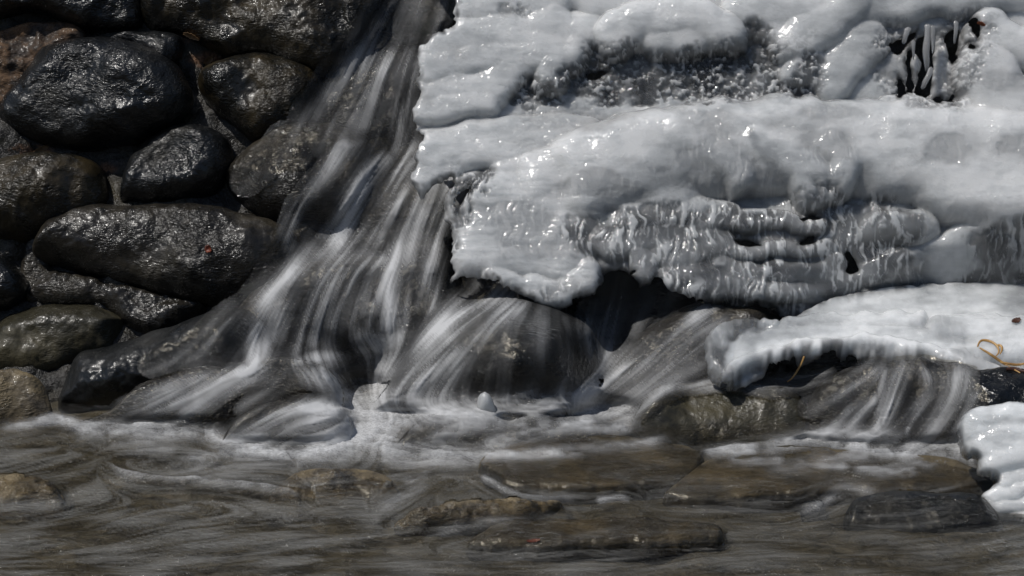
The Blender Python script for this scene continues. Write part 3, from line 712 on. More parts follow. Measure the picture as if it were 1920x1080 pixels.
# on the slabs the film is clear
# shape: strands and waves stand up from the film
lift = 0.004 + 0.010 * np.clip(foam, 0, 1) + 0.0020 * (ST - 0.5) * np.clip(If * 3, 0, 1)
crest = np.zeros(GX.shape)
for pts, wd, h in (([(205,880),(235,894),(300,902),(380,908),(440,914),(540,928)], 9, .016), ([(60,797),(100,786),(150,796),(260,801),(340,806)], 9, .006), ([(540,690),(600,672),(680,660),(740,648)], 12, .02),
                   ([(1320,852),(1380,842),(1440,836)], 10, .012), ([(1600,882),(1670,884),(1720,878)], 8, .010), ([(430,842),(560,850),(700,848),(860,860)], 12, .010)):
    L = smooth_line(pts, 4)
    for x_, y_ in L:
        r = 30; i0, i1 = np.searchsorted(WY, (y_ - r, y_ + r)); j0, j1 = np.searchsorted(WX, (x_ - r, x_ + r))
        q = (GX[i0:i1, j0:j1] - x_) ** 2 + ((GY[i0:i1, j0:j1] - y_) * 1.6) ** 2
        crest[i0:i1, j0:j1] = np.maximum(crest[i0:i1, j0:j1], h * np.exp(-q / (2 * wd * wd)))
wav = 0.0060 * fbm(pix3(GX, GY), (1 / 120., 1 / 24., 1), 3, 61) + 0.0040 * (L3 - 0.5) + 0.0016 * (L2 - 0.5)
Zlift = (wav + crest + 0.010 * foam * (brk - 0.2)) * sm(740, 800, GY)
pw = np.clip(blur(hitw.astype(float), 9.0) * 2.7, 0, 1); pw = pw * pw * (3 - 2 * pw)
surfD = np.where(hitw, DP, (np.minimum(np.minimum(sD, sW), DS) - lift) * (1 - pw) + (DS - 0.004) * pw)
mixw = blur((~hitw).astype(float), 2.0)
sf = np.where(GY > 700, surfD, np.minimum(surfD, 10.0)); sb = blur(sf, 2.6)           # no torn edges where the sheet steps down to the stream
dj = np.abs(sf - sb); jz = np.clip(blur((dj > 0.012).astype(float), 2.5) * 3, 0, 1) * sm(690, 740, GY) * (GY < 1000)
surfD = surfD * (1 - jz) + (sb - 0.004) * jz
surfD = np.where(infr & (GY > 690), np.minimum(surfD, DS - np.where(hitw, 0.0, 0.004)), surfD)
PW = CAM + DR * surfD[..., None]
PW[..., 2] += Zlift * np.where(hitw, 1.0, 0.5)
silt = np.where(hitw, silt, silt * sm(0.030, -0.012, (CAM + DR * D[..., None])[..., 2]))
lowrock = ((CAM + DR * np.minimum(D, 50)[..., None])[..., 2] < 0.050) & (GY > 780)
keepv = np.where(hitw | ~infr, GY > 700, (If > 0.025) | ((Ip > 0.03)) | lowrock)
keepv &= (DP < 1e8) | infr
coarse_j = np.concatenate([np.flatnonzero(WX < -100)[::8], np.flatnonzero((WX >= -100) & (WX <= 2020)), np.flatnonzero(WX > 2020)[::8]])
coarse_i = np.concatenate([np.flatnonzero(WY < 1150), np.flatnonzero(WY >= 1150)[::6]])
sub = np.ix_(coarse_i, coarse_j)
Pq, kq, hq, fq, sq = PW[sub], keepv[sub], (hitw | ~infr)[sub], foam[sub], silt[sub]
def water_part(name, mask, mat, skip=None, **kw):
    c = mask[:-1, :-1] & mask[1:, :-1] & mask[:-1, 1:] & mask[1:, 1:]
    if skip is not None: c &= ~skip
    idx = -np.ones(mask.shape, int); use = np.zeros(mask.shape, bool)
    for dy in (0, 1):
        for dx in (0, 1): use[dy:dy + c.shape[0], dx:dx + c.shape[1]] |= c
    idx[use] = np.arange(use.sum()); i, j = np.nonzero(c)
    F = np.stack([idx[i, j], idx[i + 1, j], idx[i + 1, j + 1], idx[i, j + 1]], -1)
    water_part.cells = c
    o = link_mesh(name, Pq[use], F, mat, attrs={'foam': fq[use], 'silt': sq[use]}); tag(o, **kw); return o
hd = hq.copy()                                            # let the two meet: the stream reaches one cell under the fall's edge
for dy in (-1, 0, 1):
    for dx in (-1, 0, 1): hd |= np.roll(np.roll(hq, dy, 0), dx, 1)
water_part('stream_water', hd & kq, M_STREAM, kind='structure')
water_part('waterfall', kq, M_WATER, skip=water_part.cells | ~((~hq[:-1, :-1]) | (~hq[1:, :-1]) | (~hq[:-1, 1:]) | (~hq[1:, 1:])), kind='structure')

# ------------------------------------------------------------------ the ice
def smax(a, b, k):
    h = np.clip(0.5 + 0.5 * (a - b) / k, 0, 1); return b + (a - b) * h + k * h * (1 - h)

def lobes(X, Y, items, k0=0.012):
    """rolls and tongues of ice: thickness of the nearest of several rounded strokes (points, radius px, height m, steepness below)"""
    T = np.zeros(X.shape)
    for it in items:
        pts, r, h = it[:3]; below = it[3] if len(it) > 3 else 1.5; k = it[4] if len(it) > 4 else k0
        L = np.array(pts, float); q = np.full(X.shape, 9.0)
        for (x0, y0), (x1, y1) in zip(L[:-1], L[1:]):
            ex, ey = x1 - x0, y1 - y0; t = np.clip(((X - x0) * ex + (Y - y0) * ey) / (ex * ex + ey * ey + 1e-9), 0, 1)
            dx, dy = X - (x0 + t * ex), Y - (y0 + t * ey)
            dy = np.where(dy > 0, dy * below, dy)
            q = np.minimum(q, np.sqrt(dx * dx + dy * dy) / r)
        T = smax(T, h * np.sqrt(np.clip(1 - q * q * q, 0, 1)), k)
    return T

def soft_region(X, Y, polys, edge=24, amp=20, seed=5):
    m = np.zeros(X.shape); wob = amp * fbm(pix3(X, Y), (1 / 38., 1 / 24., 1), 4, seed)
    for pl, s in polys:
        sd = poly_sdf(X, Y, smooth_poly(pl, 4)) + wob
        m = np.maximum(m, s * sm(-edge, edge, sd))
    return m

MILK_SHADE = [([(1060,310),(1200,246),(1500,230),(1900,246)], 38, .94), ([(1140,76),(1220,44),(1320,44)], 34, .88), ([(1420,20),(1540,30)], 44, .80), ([(1500,110),(1580,70)], 36, .74),  # milkiness of the ice, with light painted in along the bright roll top
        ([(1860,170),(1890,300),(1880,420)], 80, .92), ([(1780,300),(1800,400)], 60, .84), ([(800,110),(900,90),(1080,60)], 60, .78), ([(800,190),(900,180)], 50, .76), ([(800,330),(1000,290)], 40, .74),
        ([(1250,370),(1450,390),(1700,410)], 36, .34), ([(1260,320),(1390,400)], 34, .46), ([(1420,340),(1470,380)], 28, .42), ([(1290,340),(1350,362),(1430,400)], 6, .12), ([(1400,276),(1440,330),(1510,388)], 5, .2), ([(1290,340),(1350,362),(1430,400)], 6, .12), ([(1400,276),(1440,330),(1510,388)], 5, .2), ([(1560,130),(1640,40),(1640,150)], 44, .46), ([(1700,30),(1840,20)], 40, .56), ([(1480,160),(1560,170)], 34, .34),  # roll's belly and creases: shade painted into the tone, beside clearer ice
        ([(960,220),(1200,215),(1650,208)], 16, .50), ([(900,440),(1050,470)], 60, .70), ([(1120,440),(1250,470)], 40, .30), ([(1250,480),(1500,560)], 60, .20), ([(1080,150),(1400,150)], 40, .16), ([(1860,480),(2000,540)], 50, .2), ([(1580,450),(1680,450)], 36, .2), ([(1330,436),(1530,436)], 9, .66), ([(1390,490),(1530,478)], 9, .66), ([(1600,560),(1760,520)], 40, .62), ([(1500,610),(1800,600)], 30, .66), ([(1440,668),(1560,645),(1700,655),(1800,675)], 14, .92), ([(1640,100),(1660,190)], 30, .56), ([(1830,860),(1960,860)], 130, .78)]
def milk_shade_of(X, Y, N):
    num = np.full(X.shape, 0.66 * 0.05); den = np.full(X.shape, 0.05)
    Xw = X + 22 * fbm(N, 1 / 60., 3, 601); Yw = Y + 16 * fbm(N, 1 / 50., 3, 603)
    for pts, r, v in MILK_SHADE:
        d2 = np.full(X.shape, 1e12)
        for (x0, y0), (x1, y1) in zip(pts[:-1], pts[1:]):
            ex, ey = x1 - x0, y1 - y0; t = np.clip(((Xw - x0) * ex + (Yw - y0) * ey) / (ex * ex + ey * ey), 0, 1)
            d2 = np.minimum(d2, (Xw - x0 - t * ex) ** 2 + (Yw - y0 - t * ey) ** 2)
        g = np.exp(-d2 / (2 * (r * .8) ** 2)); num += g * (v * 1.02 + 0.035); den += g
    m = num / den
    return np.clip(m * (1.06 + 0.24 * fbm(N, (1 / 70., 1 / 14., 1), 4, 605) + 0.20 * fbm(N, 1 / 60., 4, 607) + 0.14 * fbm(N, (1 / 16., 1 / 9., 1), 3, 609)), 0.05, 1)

def ice_body(name, outline, holes, P0, n, xs, ys, Tf, clearf, thick, wob=5.0, seed=3, parent=None, rim_px=9.0, base_T=0.0, k=4, rim_c=15):
    X, Y = np.meshgrid(xs, ys)
    pl = smooth_poly(outline, k)
    sd = poly_sdf(X, Y, pl)
    N = pix3(X, Y)
    sd = sd + wob * fbm(N, 1 / 26., 3, seed) * 0.7 + wob * (0.35 - 1.1 * np.abs(fbm(N, 1 / 17., 2, seed + 2)))
    for h in holes:
        sd = np.minimum(sd, -poly_sdf(X, Y, smooth_poly(h, 3)) + 2.0 * fbm(N, 1 / 10., 2, seed + 9))
    T, C = Tf(X, Y), clearf(X, Y)
    def rimq(rim):
        s = np.clip(np.where(rim, 0, np.maximum(sd, 0)) / rim_px, 0, 1); return np.sqrt(1 - (1 - s) ** 2)
    def front(X, Y, rim):
        q = rimq(rim); return on_plane(X, Y, P0, n) + n * (base_T + T - 0.02 + (q - 1) * thick * 0.5)[..., None]
    def back(X, Y, rim):
        q = rimq(rim); return on_plane(X, Y, P0, n) + n * (base_T + T - 0.02 - (1 + q) * thick * 0.5)[..., None]
    V, F, src = relief(xs, ys, sd, front, back)
    C = np.clip(np.maximum(C, 0.85 * sm(rim_c, 2, sd) * np.clip(0.7 + 0.8 * fbm(N, 1 / 18., 2, seed + 70), 0, 1)), 0, 1)
    return link_mesh(name, V, F, M_ICE, parent=parent, attrs={'clear': C.ravel()[src], 'milk_shade': np.clip(milk_shade_of(X, Y, N) + 0.3 * C * veins(X, Y, N) + 0.5 * sm(0.2, 0.5, C) * ridges(X, Y, N), 0, 1).ravel()[src]})

ICE_N = np.array([0, -math.cos(R(28)), math.sin(R(28))])
ICE_P = np.array([0, 0.12, 0.10])
UP_OUT = [(850,-160),(852,-40),(858,-6),(850,18),(850,40),(853,54),(846,58),(812,72),(800,88),(784,100),(782,122),(788,150),(778,162),(786,182),(780,204),(776,230),(780,248),(792,262),(786,284),(778,306),(780,322),(768,344),(774,364),(790,378),(806,366),(826,350),(848,338),(852,352),(842,368),(834,388),(836,412),(846,430),(846,452),(850,474),(846,498),(851,520),(846,540),(872,534),(900,536),(925,540),(945,552),(965,562),(980,572),(1010,584),(1040,592),(1075,591),(1082,576),(1108,566),(1122,548),(1136,524),(1160,518),(1180,526),(1186,540),(1200,550),(1216,548),(1228,538),(1240,556),(1262,568),(1290,578),(1330,584),(1380,588),(1440,590),(1462,600),(1500,628),(1570,632),(1660,640),(1750,656),(1830,682),(1870,720),(2180,740),(2180,-160)]
SLITS = [[(1664,88),(1690,76),(1718,60),(1708,76),(1692,96),(1682,104),(1672,96)], [(1702,94),(1709,100),(1706,130),(1713,160),(1708,180),(1700,172),(1701,140),(1698,120)],
         [(1720,74),(1744,66),(1749,90),(1747,150),(1742,178),(1726,186),(1714,176),(1720,150),(1726,120),(1716,100)], [(1770,68),(1790,56),(1797,62),(1795,90),(1787,118),(1780,116),(1774,94)],
         [(1682,148),(1690,152),(1698,176),(1690,188),(1678,194),(1682,172)], [(1811,90),(1816,90),(1821,102),(1812,104)], [(1746,190),(1756,184),(1774,188),(1786,180),(1784,204),(1766,200),(1752,206)]]
HOLES = SLITS + [
 [(852,392),(866,374),(882,364),(878,378),(862,398)], [(1372,464),(1396,462),(1420,474),(1404,478),(1380,472)],
 [(1488,474),(1506,458),(1520,456),(1522,466),(1504,472)], [(1580,486),(1588,482),(1596,496),(1604,516),(1592,522),(1580,518),(1584,504)],
 [(1100,141),(1114,134),(1140,133),(1132,142),(1116,150),(1106,150)],
 
 [(1494,426),(1512,418),(1532,424),(1512,428)], [(1812,50),(1822,46),(1830,60),(1826,84),(1818,70)]]
CLEAR = [
 ([(1050,132),(1110,104),(1180,98),(1300,102),(1390,78),(1400,50),(1440,60),(1452,110),(1456,190),(1300,200),(1100,202),(985,208),(950,190),(1000,158)], 1.0),
 ([(1450,170),(1500,110),(1556,140),(1540,196),(1450,198)], 0.8), ([(1450,120),(1500,60),(1530,90),(1480,170)], 0.45),
 ([(842,356),(884,330),(926,322),(906,376),(866,440),(836,430)], 1.0),
 ([(1060,438),(1140,414),(1240,398),(1330,392),(1400,400),(1530,396),(1690,420),(1720,470),(1690,510),(1590,570),(1450,600),(1250,590),(1190,548),(1130,520),(1080,490)], 0.95),
 ([(1500,380),(1620,384),(1720,420),(1700,520),(1560,530)], 0.95),
 ([(1300,330),(1360,350),(1400,420),(1250,430)], 0.35),
 ([(1816,462),(1880,436),(2180,420),(2180,600),(1840,606),(1800,560)], 0.92),
 ([(990,556),(1060,530),(1130,536),(1082,592),(1010,588)], 0.55), ([(1660,484),(1740,478),(1750,545),(1660,552)], 0.7),
 ([(846,500),(880,505),(880,530),(846,535)], 0.7), ([(838,430),(864,440),(866,490),(840,500)], 0.8), ([(872,36),(890,30),(900,50),(870,56)], 0.5), ([(940,24),(985,24),(985,40),(940,42)], 0.55),
 ([(1640,70),(1700,45),(1830,30),(1850,110),(1800,215),(1660,205)], 0.62), ([(820,220),(848,215),(845,262),(800,262)], 0.45),
 ([(1560,590),(1700,560),(1800,585),(1700,640),(1560,640)], 0.25), ([(1450,575),(1560,560),(1600,600),(1460,620)], 0.5)]
ROLLS = [
 # stacked tongues at the left
 ([(866,26),(950,16),(1040,0)], 44, .075, 1.3), ([(1060,-20),(1130,10),(1180,30)], 46, .07), ([(950,-80),(1300,-90)], 80, .07),
 ([(905,74),(1000,62),(1100,66)], 40, .085, 1.2), ([(822,92),(880,84),(980,92),(1060,100)], 42, .095, 1.3),
 ([(1016,50),(1040,42)], 36, .09), ([(808,138),(860,124),(950,118),(1060,116)], 40, .105, 1.3), ([(975,120),(930,170)], 46, .10, 1.1),
 ([(1036,130),(1028,166)], 28, .125, 1.1, .006), ([(806,182),(850,170),(905,176)], 36, .10, 1.4), ([(804,224),(850,206),(900,206)], 40, .105, 1.5),
 ([(800,310),(880,284),(980,276),(1080,272)], 54, .095, 1.2), ([(786,346),(840,326)], 36, .085, 1.2), ([(960,330),(1040,338)], 40, .10),
 # snowy lumps
 ([(1150,78),(1200,52),(1262,42),(1320,50),(1356,78)], 46, .15, 1.2, .006), ([(1230,80),(1300,84)], 34, .13, 1.0), ([(1404,26),(1470,20),(1540,24)], 52, .12, 1.1),
 ([(1480,90),(1540,60),(1590,20)], 52, .13, 1.2), ([(1440,60),(1500,120),(1490,150)], 40, .10), ([(1600,20),(1750,0),(1960,-20)], 64, .10), ([(1620,90),(1580,130),(1560,160)], 50, .085),
 ([(1660,204),(1720,206),(1790,212)], 20, .13, 1.2),
 ([(1850,70),(1900,100),(1990,110)], 48, .15, 1.2), ([(1840,140),(1860,190),(1900,210),(2100,200)], 62, .18, 1.0),
 # the great roll
 ([(1100,330),(1200,292),(1320,272),(1450,266),(1600,272),(1750,280),(1900,290),(2180,290)], 84, .22, 0.72), ([(1000,345),(1090,318),(1200,300)], 50, .17, .8),
 ([(1260,268),(1330,300),(1380,340)], 40, .225, .8), ([(1420,280),(1500,330),(1510,360)], 48, .235, .9), ([(1540,280),(1570,320),(1560,350)], 44, .235, 1), ([(1700,280),(1800,340),(1880,380),(2100,380)], 90, .235, .9),
 ([(1060,370),(1160,350),(1260,370)], 60, .16, 1.1), ([(1880,300),(1960,400)], 100, .24, 1.0),
 # lower left sheet
 ([(900,400),(980,390),(1080,396)], 70, .145, 1.0), ([(900,440),(1060,430)], 60, .15, 1.0), ([(890,490),(960,480),(1060,486)], 62, .158, 1.0),
 ([(1000,560),(1050,566),(1100,540)], 40, .165, 1.2), ([(920,534),(1000,566)], 26, .155, 1.2),
 # glassy layers
 ([(1180,430),(1260,420),(1360,424)], 40, .145), ([(1320,436),(1420,434),(1530,440)], 24, .160, 1.8, .006), ([(1360,492),(1450,486),(1540,480)], 20, .156, 1.6, .006), ([(1150,470),(1240,466),(1330,480)], 48, .15),
 ([(1260,548),(1340,540),(1400,548)], 44, .17, 1.2, .006), ([(1340,566),(1440,570),(1560,566)], 24, .160, 1.4, .006), ([(1250,500),(1300,490)], 38, .165), ([(1420,530),(1560,526)], 24, .152, 1.3, .006),
 ([(1200,500),(1206,530)], 22, .16, 1.1, .006), ([(1560,500),(1580,530)], 18, .17, 1, .006), ([(1600,530),(1680,500)], 26, .17, 1.2, .008), ([(1640,450),(1720,440)], 40, .15),
 ([(1640,560),(1780,500),(1860,470)], 60, .18, 1.1), ([(1700,600),(1900,580),(2150,570)], 50, .20), ([(1830,540),(1960,500),(2150,490)], 70, .19, 1)]

def runnels(X, Y, N):
    wp = np.stack([9 * fbm(N, 1 / 34., 2, 81), 0 * X, 0 * X], -1)
    return fbm(N + wp, (1 / 6., 1 / 24., 1), 3, 37)
def ridges(X, Y, N):
    r_ = np.where(Y < 270, fbm(N, (1 / 7., 1 / 6., 1), 3, 39), runnels(X, Y, N))
    return sm(0.05, 0.6, r_) * sm(-0.75, 0.2, fbm(N, 1 / 45., 3, 194))

def veins(X, Y, N):
    wp = np.stack([5 * fbm(N, 1 / 28., 2, 81), 5 * fbm(N, 1 / 22., 2, 82), 0 * X], -1)
    va = np.abs(fbm(N + wp * 1.5, (1 / 15., 1 / 13., 1), 3, 197)); vb = np.abs(fbm(N + wp * 1.6, (1 / 13., 1 / 46., 1), 3, 199))
    v = np.where(Y < 270, va, vb); return sm(0.12, 0.02, v) * sm(-0.5, 0.3, fbm(N, 1 / 50., 2, 198))

def upper_T(X, Y):
    N = pix3(X, Y)
    wx = X + 10 * fbm(N, 1 / 70., 2, 201); wy = Y + 7 * fbm(N, 1 / 50., 2, 207)
    T = smax(0.045 + 0.46 * lobes(wx, wy, [r_ for r_ in ROLLS if r_[2] < 0.2], 0.006), 0.022 + 0.60 * lobes(wx, wy, [r_ for r_ in ROLLS if r_[2] >= 0.2], 0.03), 0.012)
    T = T + 0.05 * sm(150, 600, Y) + 0.10 * sm(1500, 1950, X) * sm(330, 620, Y)
    C = upper_C(X, Y); m = 1 - C
    wr = fbm(N, (1 / 90., 1 / 9., 1), 3, 31); wr = np.sign(wr) * np.abs(wr) ** 0.8
    T += m * (0.0016 * sm(1180, 1060, X) * sm(330, 390, Y) * wr + 0.0012 * wr * (0.1 + 0.9 * sm(1250, 950, X) * sm(180, 260, Y)) + 0.0034 * fbm(N, 1 / 44., 2, 33) + 0.0003 * fbm(N, 1 / 6., 2, 35))
    cr = np.abs(fbm(N + np.stack([0 * X, 6 * fbm(N, 1 / 40., 2, 71), 0 * X], -1), (1 / 75., 1 / 15., 1), 3, 73))
    T -= m * 0.0034 * sm(0.10, 0.0, cr) * (0.25 + 0.75 * sm(1260, 1080, X)) * sm(-0.3, 0.3, fbm(N, 1 / 60., 2, 75))
    bead = sm(0.42, 0.75, fbm(N, (1 / 6., 1 / 5., 1), 2, 77)) * sm(0.05, 0.45, fbm(N, (1 / 70., 1 / 36., 1), 3, 79))
    T += m * 0.0018 * bead
    # clear ice: melted runnels and bubbles
    ru = runnels(X, Y, N)
    cell = fbm(N, (1 / 10., 1 / 9., 1), 3, 39)
    up = sm(300, 240, Y)
    Cd = sm(0.30, 0.75, C)
    T += Cd * ((0.0065 * cell * up + 0.0062 * ru * (1 - up)) + 0.006 * fbm(N, 1 / 34., 2, 43) - 0.012 + 0.004 * veins(X, Y, N))
    pp = sm(1455, 1560, X) * sm(390, 570, Y); T = T * (1 - pp) - 0.01 * pp
    Cb = soft_region(X, Y, CLEAR[4:6], 30, 10, 5) * 0.55; T = T * (1 - Cb) + 0.155 * Cb + 0.05 * Cb * sm(420, 590, Y)
    return T
_cc = {}
def upper_C(X, Y):
    key = X.shape
    if key not in _cc:
        N = pix3(X, Y)
        C = soft_region(X, Y, CLEAR)
        C = C * np.clip(0.88 + 0.16 * fbm(N, (1 / 60., 1 / 40., 1), 3, 91), 0.1, 1)
        C = C * (1 - 0.62 * ridges(X, Y, N)) * (1 - 0.35 * veins(X, Y, N))
        C = np.maximum(C, 0.16 + 0.30 * np.clip(fbm(N, (1 / 110., 1 / 60., 1), 4, 95) * 1.6 + 0.15, 0, 1) * sm(60, 130, Y))
        _cc[key] = np.clip(C, 0, 1)
    return _cc[key]
ice = empty('ice_curtain', (0.9, 0.3, 0.2)); tag(ice, 'large frozen sheet of milky and clear ice hanging over the rock bank', 'ice formation')
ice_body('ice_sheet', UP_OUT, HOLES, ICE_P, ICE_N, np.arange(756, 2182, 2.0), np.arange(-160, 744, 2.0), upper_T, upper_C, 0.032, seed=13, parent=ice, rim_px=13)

# lower shelf with the clear nose
SH_OUT = [(1322,650),(1322,630),(1334,610),(1352,598),(1380,590),(1420,588),(1448,592),(1462,588),(1500,566),(1560,536),(1640,520),(1700,512),(1920,500),(2180,490),(2180,800),(1960,790),(1860,770),(1850,735),(1846,716),(1826,702),(1790,684),(1750,676),(1715,666),(1690,670),(1660,658),(1610,652),(1570,650),(1530,656),(1500,658),(1460,668),(1430,680),(1404,694),(1380,702),(1364,708),(1350,706),(1346,694),(1334,680)]
SH_ROLLS = [([(1356,652),(1350,626),(1372,610),(1410,604)], 34, .075, 1.1), ([(1400,650),(1500,626),(1620,624),(1740,640),(1830,676)], 40, .075, 1.2), ([(1370,688),(1430,664),(1520,644),(1620,638),(1720,650),(1800,672)], 16, .095, 1.4, .006),
            ([(1354,696),(1368,700)], 10, .085, 1, .005), ([(1480,602),(1600,596),(1720,592)], 24, .06), ([(1770,610),(1900,610),(2150,600)], 34, .075), ([(1840,650),(1960,640),(2150,640)], 36, .085), ([(1800,670),(1860,700),(1900,720)], 30, .085), ([(1880,740),(2150,740)], 40, .09), ([(1440,592),(1456,600)], 12, .075, 1, .005)]
SH_CLEAR = [([(1318,660),(1330,604),(1370,586),(1452,584),(1440,612),(1392,622),(1372,660),(1356,712),(1330,690)], 0.95), ([(1340,700),(1372,690),(1380,712),(1345,716)], 0.8), ([(1780,660),(1840,660),(1900,720),(1850,740)], 0.6), ([(1700,600),(1780,590),(1830,640),(1760,640)], 0.4), ([(1450,596),(1500,592),(1500,606),(1450,610)], 0.4)]
def sh_C(X, Y): return soft_region(X, Y, SH_CLEAR, 10, 8, 15) * np.clip(0.85 + 0.4 * fbm(pix3(X, Y), 1 / 30., 3, 96), 0, 1)
def sh_T(X, Y):
    N = pix3(X, Y); T = lobes(X + 6 * fbm(N, 1 / 40., 2, 301), Y + 5 * fbm(N, 1 / 30., 2, 303), SH_ROLLS, .010) * 0.5; C = sh_C(X, Y)
    return T + 0.0012 * fbm(N, (1 / 60., 1 / 10., 1), 3, 131) + 0.0008 * fbm(N, 1 / 16., 2, 132) + C * 0.004 * fbm(N, (1 / 9., 1 / 26., 1), 3, 133)
SH_N = np.array([0.06, -math.cos(R(67)), math.sin(R(67))]); SH_N /= np.linalg.norm(SH_N)
SH_P = CAM + dirs(1600., 655.) * ((-0.15 - CAM[1]) / dirs(1600., 655.)[1])
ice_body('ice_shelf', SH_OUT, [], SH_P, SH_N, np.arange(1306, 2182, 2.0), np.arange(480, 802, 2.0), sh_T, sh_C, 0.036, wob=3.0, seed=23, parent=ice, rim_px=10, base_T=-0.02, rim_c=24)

# the ice mound at the right, a thing of its own
MO_OUT = [(1796,796),(1798,778),(1812,760),(1840,746),(1880,741),(1940,742),(2180,748),(2180,985),(2040,978),(1950,974),(1918,976),(1912,969),(1880,966),(1860,968),(1824,975),(1821,966),(1826,948),(1838,930),(1842,918),(1860,902),(1868,892),(1852,884),(1836,878),(1834,862),(1832,850),(1824,844),(1816,848),(1806,828)]
MO_ROLLS = [([(1840,790),(1900,780),(2150,780)], 46, .13, .9), ([(1850,830),(1900,812),(2150,815)], 46, .14, 1), ([(1868,860),(1930,840),(2150,845)], 40, .145, 1.1), ([(1874,900),(1930,884),(2150,890)], 26, .12, 1.6, .006), ([(1862,926),(1930,910),(2150,915)], 24, .125, 1.6, .006), ([(1846,952),(1930,940),(2150,945)], 24, .13, 1.5, .006), ([(1838,966),(1930,960),(2150,965)], 14, .135, 1.4, .005)]
def mo_C(X, Y): return 0.10 + 0.5 * soft_region(X, Y, [([(1820,960),(1850,930),(1870,950),(1850,976),(1822,978)], 0.8), ([(1798,800),(1830,830),(1836,850),(1806,836)], .35)], 10, 6, 17)
def mo_T(X, Y):
    N = pix3(X, Y); T = lobes(X + 5 * fbm(N, 1 / 40., 2, 401), Y + 5 * fbm(N, 1 / 34., 2, 403), MO_ROLLS, .010) * 0.6
    return T + 0.0012 * fbm(N, (1 / 50., 1 / 9., 1), 3, 231) + 0.001 * fbm(N, 1 / 30., 3, 232)
MO_P = CAM + dirs(1860., 975.) * ((-0.95 - CAM[1]) / dirs(1860., 975.)[1]); MO_N = np.array([-0.12, -math.cos(R(32)), math.sin(R(32))]); MO_N /= np.linalg.norm(MO_N)
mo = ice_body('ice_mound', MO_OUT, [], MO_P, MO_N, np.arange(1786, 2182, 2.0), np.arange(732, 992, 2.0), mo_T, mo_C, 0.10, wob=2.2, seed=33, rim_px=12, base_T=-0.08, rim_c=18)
tag(mo, 'smooth white ice mound in stacked layers standing over the stream', 'ice formation')

# icicles inside the hollow of the curtain
def icicle(cl, depth, clear=(0.5, 0.93), label=None):
    """an icicle along a centre line of (px, py, radius px)"""
    L = smooth_line(cl, 3.0); m = len(L); k = 16
    n = ICE_N; base = on_plane(L[:, 0], L[:, 1], ICE_P, n) + n * depth
    V = []; C = []
    for i in range(m):
        f = i / (m - 1); r = (1.12 + 0.25 * math.sin(i * 0.21 + cl[0][1])) * L[i, 2] * FRAME_W / 1920 * (1.1 + 0.07 * math.sin(i * 0.35 + cl[0][0]))
        if i == 0 or i == m - 1: r *= 0.25
        for a in range(k):
            th = 2 * math.pi * a / k; rr = r * (1 + 0.10 * math.sin(3 * th + i * 0.25))
            V.append(base[i] + RGT * rr * math.cos(th) + np.array([0, -1, 0]) * rr * 0.7 * math.sin(th)); C.append(clear[0] + (clear[1] - clear[0]) * f ** 1.5)
    F = [(i * k + a, i * k + (a + 1) % k, (i + 1) * k + (a + 1) % k, (i + 1) * k + a) for i in range(m - 1) for a in range(k)]
    F += [(0, k - 1 - j, k - 2 - j, k - 2 - j) for j in range(0)]
    o = link_mesh('icicle', V, F, M_ICE, parent=ice, attrs={'clear': C, 'milk_shade': [0.55] * len(C)}); return o
for cl in ([(1732,60,7),(1731,84,6),(1729,112,5),(1730,136,3.5),(1729,150,1.5)], [(1741,62,4),(1741,82,3.5),(1742,104,2.5),(1741,116,1)], [(1784,54,5),(1784,72,4),(1782,88,2.5),(1781,98,1)],
           [(1696,66,6),(1690,84,5),(1687,98,4)], [(1738,140,3),(1734,154,4.5),(1727,168,5),(1722,182,4)], [(1705,90,3),(1705,112,2.5),(1706,128,1.2)]):
    icicle(cl, 0.085)

# ------------------------------------------------------------------ leaves, grass, foam knob
def surf_at(px, py, objs):
    d = Vector(dirs(float(px), float(py))).normalized(); best = None
    for o in objs:
        mi = o.matrix_world.inverted(); h = o.ray_cast(mi @ Vector(CAM), d)
        if h[0] and (best is None or (o.matrix_world @ h[1] - Vector(CAM)).length < (best[0] - Vector(CAM)).length):
            best = (o.matrix_world @ h[1], h[2])
    return best
bpy.context.view_layer.update()
SOLID = [o for o in S.objects if o.type == 'MESH' and o.name.split('.')[0] not in ('waterfall', 'stream_water', 'icicle')]
def leaf(px, py, wpx, hpx, rot, mat, label, curl=0.3, group=None):
    p, n = surf_at(px, py, SOLID); k = FRAME_W / 1920
    u = Vector(RGT); u = (u - n * u.dot(n)).normalized(); v = n.cross(u)
    u, v = u * math.cos(rot) + v * math.sin(rot), v * math.cos(rot) - u * math.sin(rot)
    V = []; nx, ny = 14, 6
    for sd in (0.0012, 0.0):
        for a in range(nx):
            f = a / (nx - 1); half = (math.sin(math.pi * (0.06 + 0.88 * f)) ** 0.8) * hpx * k / 2 * (1 + 0.18 * math.sin(a * 2.1 + px))
            for c in range(ny):
                g = c / (ny - 1) * 2 - 1
                z = 0.002 + curl * hpx * k * (0.45 * g * g + 0.35 * (2 * f - 1) ** 2 + 0.12 * math.sin(5 * f + g * 2 + px)) + sd
                V.append(p + u * ((f - .5) * wpx * k) + v * (g * half) + n * z)
    F = []; N = nx * ny
    for a in range(nx - 1):
        for c in range(ny - 1):
            q = a * ny + c; F.append((q, q + ny, q + ny + 1, q + 1)); F.append((N + q, N + q + 1, N + q + ny + 1, N + q + ny))
    for a in range(nx - 1):
        for c in (0, ny - 1):
            q = a * ny + c; F.append((q, q + ny, N + q + ny, N + q))
    o = link_mesh('dead_leaf', V, F, mat); tag(o, label, 'leaf', group); return o
GL = 'dead leaves caught on the rocks and the ice'
leaf(1841, 42, 17, 12, 0.2, M_LEAF_O, 'bright orange dead leaf frozen on the ice above the icicle hollow', .3, GL)
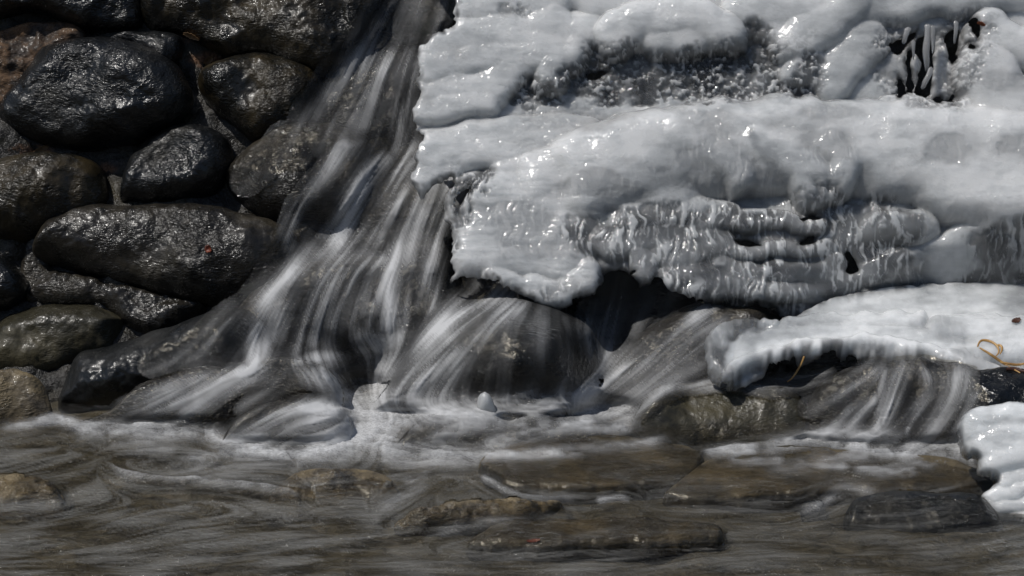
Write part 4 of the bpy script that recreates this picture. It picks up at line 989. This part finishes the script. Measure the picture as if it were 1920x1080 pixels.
leaf(1905, 603, 20, 13, 0.5, M_LEAF_B, 'dark brown leaf scrap lying on the ice shelf', .25, GL)
leaf(393, 466, 15, 15, 0.8, M_LEAF_R, 'crumpled red leaf stuck on the long broad wet boulder', .5, GL)
leaf(360, 66, 34, 14, -0.3, M_LEAF_T, 'tan leaf in the crack under the bedrock ledge', .3, GL)
leaf(388, 113, 24, 15, 0.4, M_LEAF_T, 'small tan leaf tucked beside the dark knob of rock', .4, GL)
leaf(74, 281, 40, 13, 0.35, M_LEAF_T, 'tan leaf lying below the large slate boulder', .3, GL)
leaf(1000, 1016, 22, 9, 0.1, M_LEAF_R, 'red scrap on the long low slab nearest the camera', .3, GL)

def blade(parent, name, pts, wpx, mat, objs=None, lift=0.004):
    """a flat grass blade through (px, py, extra lift px) lying on what is under it, or free points"""
    k = FRAME_W / 1920; C_ = []
    L = smooth_line(pts, 3.0)
    for x, y, l in L:
        h = surf_at(x, y, SOLID) if objs is None else None
        if h: C_.append(np.array(h[0]) - FWD * (lift + l * k))
        else: C_.append(CAM + dirs(x, y) * objs)
    C_ = np.array(C_); 
    if objs is None and len(C_) > 5:
        for _ in range(3): C_[1:-1] = (C_[:-2] + C_[1:-1] * 2 + C_[2:]) / 4
    T = np.gradient(C_, axis=0); T /= np.linalg.norm(T, axis=1)[:, None]; m = len(C_); V = []; 
    for a in range(m):
        s = np.cross(T[a], FWD); s /= np.linalg.norm(s); f = a / (m - 1); hw = wpx * k / 2 * (0.35 + 0.65 * math.sin(math.pi * min(1, 0.12 + 0.86 * f)))
        up = np.cross(s, T[a])
        for th in range(6):
            an = th * math.pi / 3; V.append(C_[a] + s * hw * math.cos(an) + up * hw * 0.35 * math.sin(an))
    F = [(a * 6 + t_, a * 6 + (t_ + 1) % 6, a * 6 + 6 + (t_ + 1) % 6, a * 6 + 6 + t_) for a in range(m - 1) for t_ in range(6)]
    return link_mesh(name, V, F, mat, parent=parent)
p0 = surf_at(1890, 690, SOLID)[0]
gt = empty('dead_grass', p0); tag(gt, 'tangle of curled straw coloured grass lying on the ice shelf', 'dead grass')
blade(gt, 'blade', [(1832,650,2),(1838,638,4),(1856,640,6),(1870,650,4),(1872,662,2),(1866,668,2)], 5, M_STRAW)
blade(gt, 'blade', [(1836,652,2),(1856,664,2),(1876,678,2),(1896,690,2),(1912,699,2)], 5, M_STRAW)
blade(gt, 'blade', [(1866,648,4),(1874,646,7),(1878,654,7),(1874,664,3)], 5, M_STRAW)
blade(gt, 'blade', [(1874,679,3),(1890,682,3),(1908,684,3),(1930,679,3)], 5, M_STRAW)
blade(gt, 'blade', [(1886,692,2),(1902,692,3),(1922,697,2)], 8, M_LEAF_B)
dsh = float((np.array(surf_at(1510, 655, SOLID)[0]) - CAM) @ FWD)
hb = blade(None, 'grass_blade', [(1512,650,0),(1508,668,0),(1498,690,0),(1486,708,0),(1476,716,0)], 4, M_STRAW, objs=dsh + 0.01)
tag(hb, 'single brown grass blade hanging below the lip of the ice shelf', 'dead grass')
# small rounded ice knob standing in the foam
def knob():
    P = on_plane(np.array([912.]), np.array([802.]), np.zeros(3), np.array([0, 0, 1.0]))[0] + np.array([0, -0.02, 0.0]); V = []; k = 20; m = 14
    for a in range(m):
        f = a / (m - 1); z = f * 0.116; r = 0.025 * math.sqrt(max(1 - (f ** 2.2) ** 2, 0.0)) * (0.92 + 0.2 * f)
        for t_ in range(k):
            th = 2 * math.pi * t_ / k; rr = r * (1 + 0.2 * math.sin(2 * th + 5 * f) + 0.12 * math.sin(3 * th - 7 * f) + 0.06 * math.sin(5 * th + 9 * f))
            V.append(P + np.array([rr * math.cos(th) - 0.004 * f, rr * 0.8 * math.sin(th), z]))
    F = [(a * k + t_, a * k + (t_ + 1) % k, (a + 1) * k + (t_ + 1) % k, (a + 1) * k + t_) for a in range(m - 1) for t_ in range(k)]
    o = link_mesh('frozen_lump', V, F, M_ICE, attrs={'clear': [0.35] * len(V), 'milk_shade': [0.52] * len(V)}); tag(o, 'little rounded knob of white ice standing in the foam before the great dome', 'ice lump')
knob()
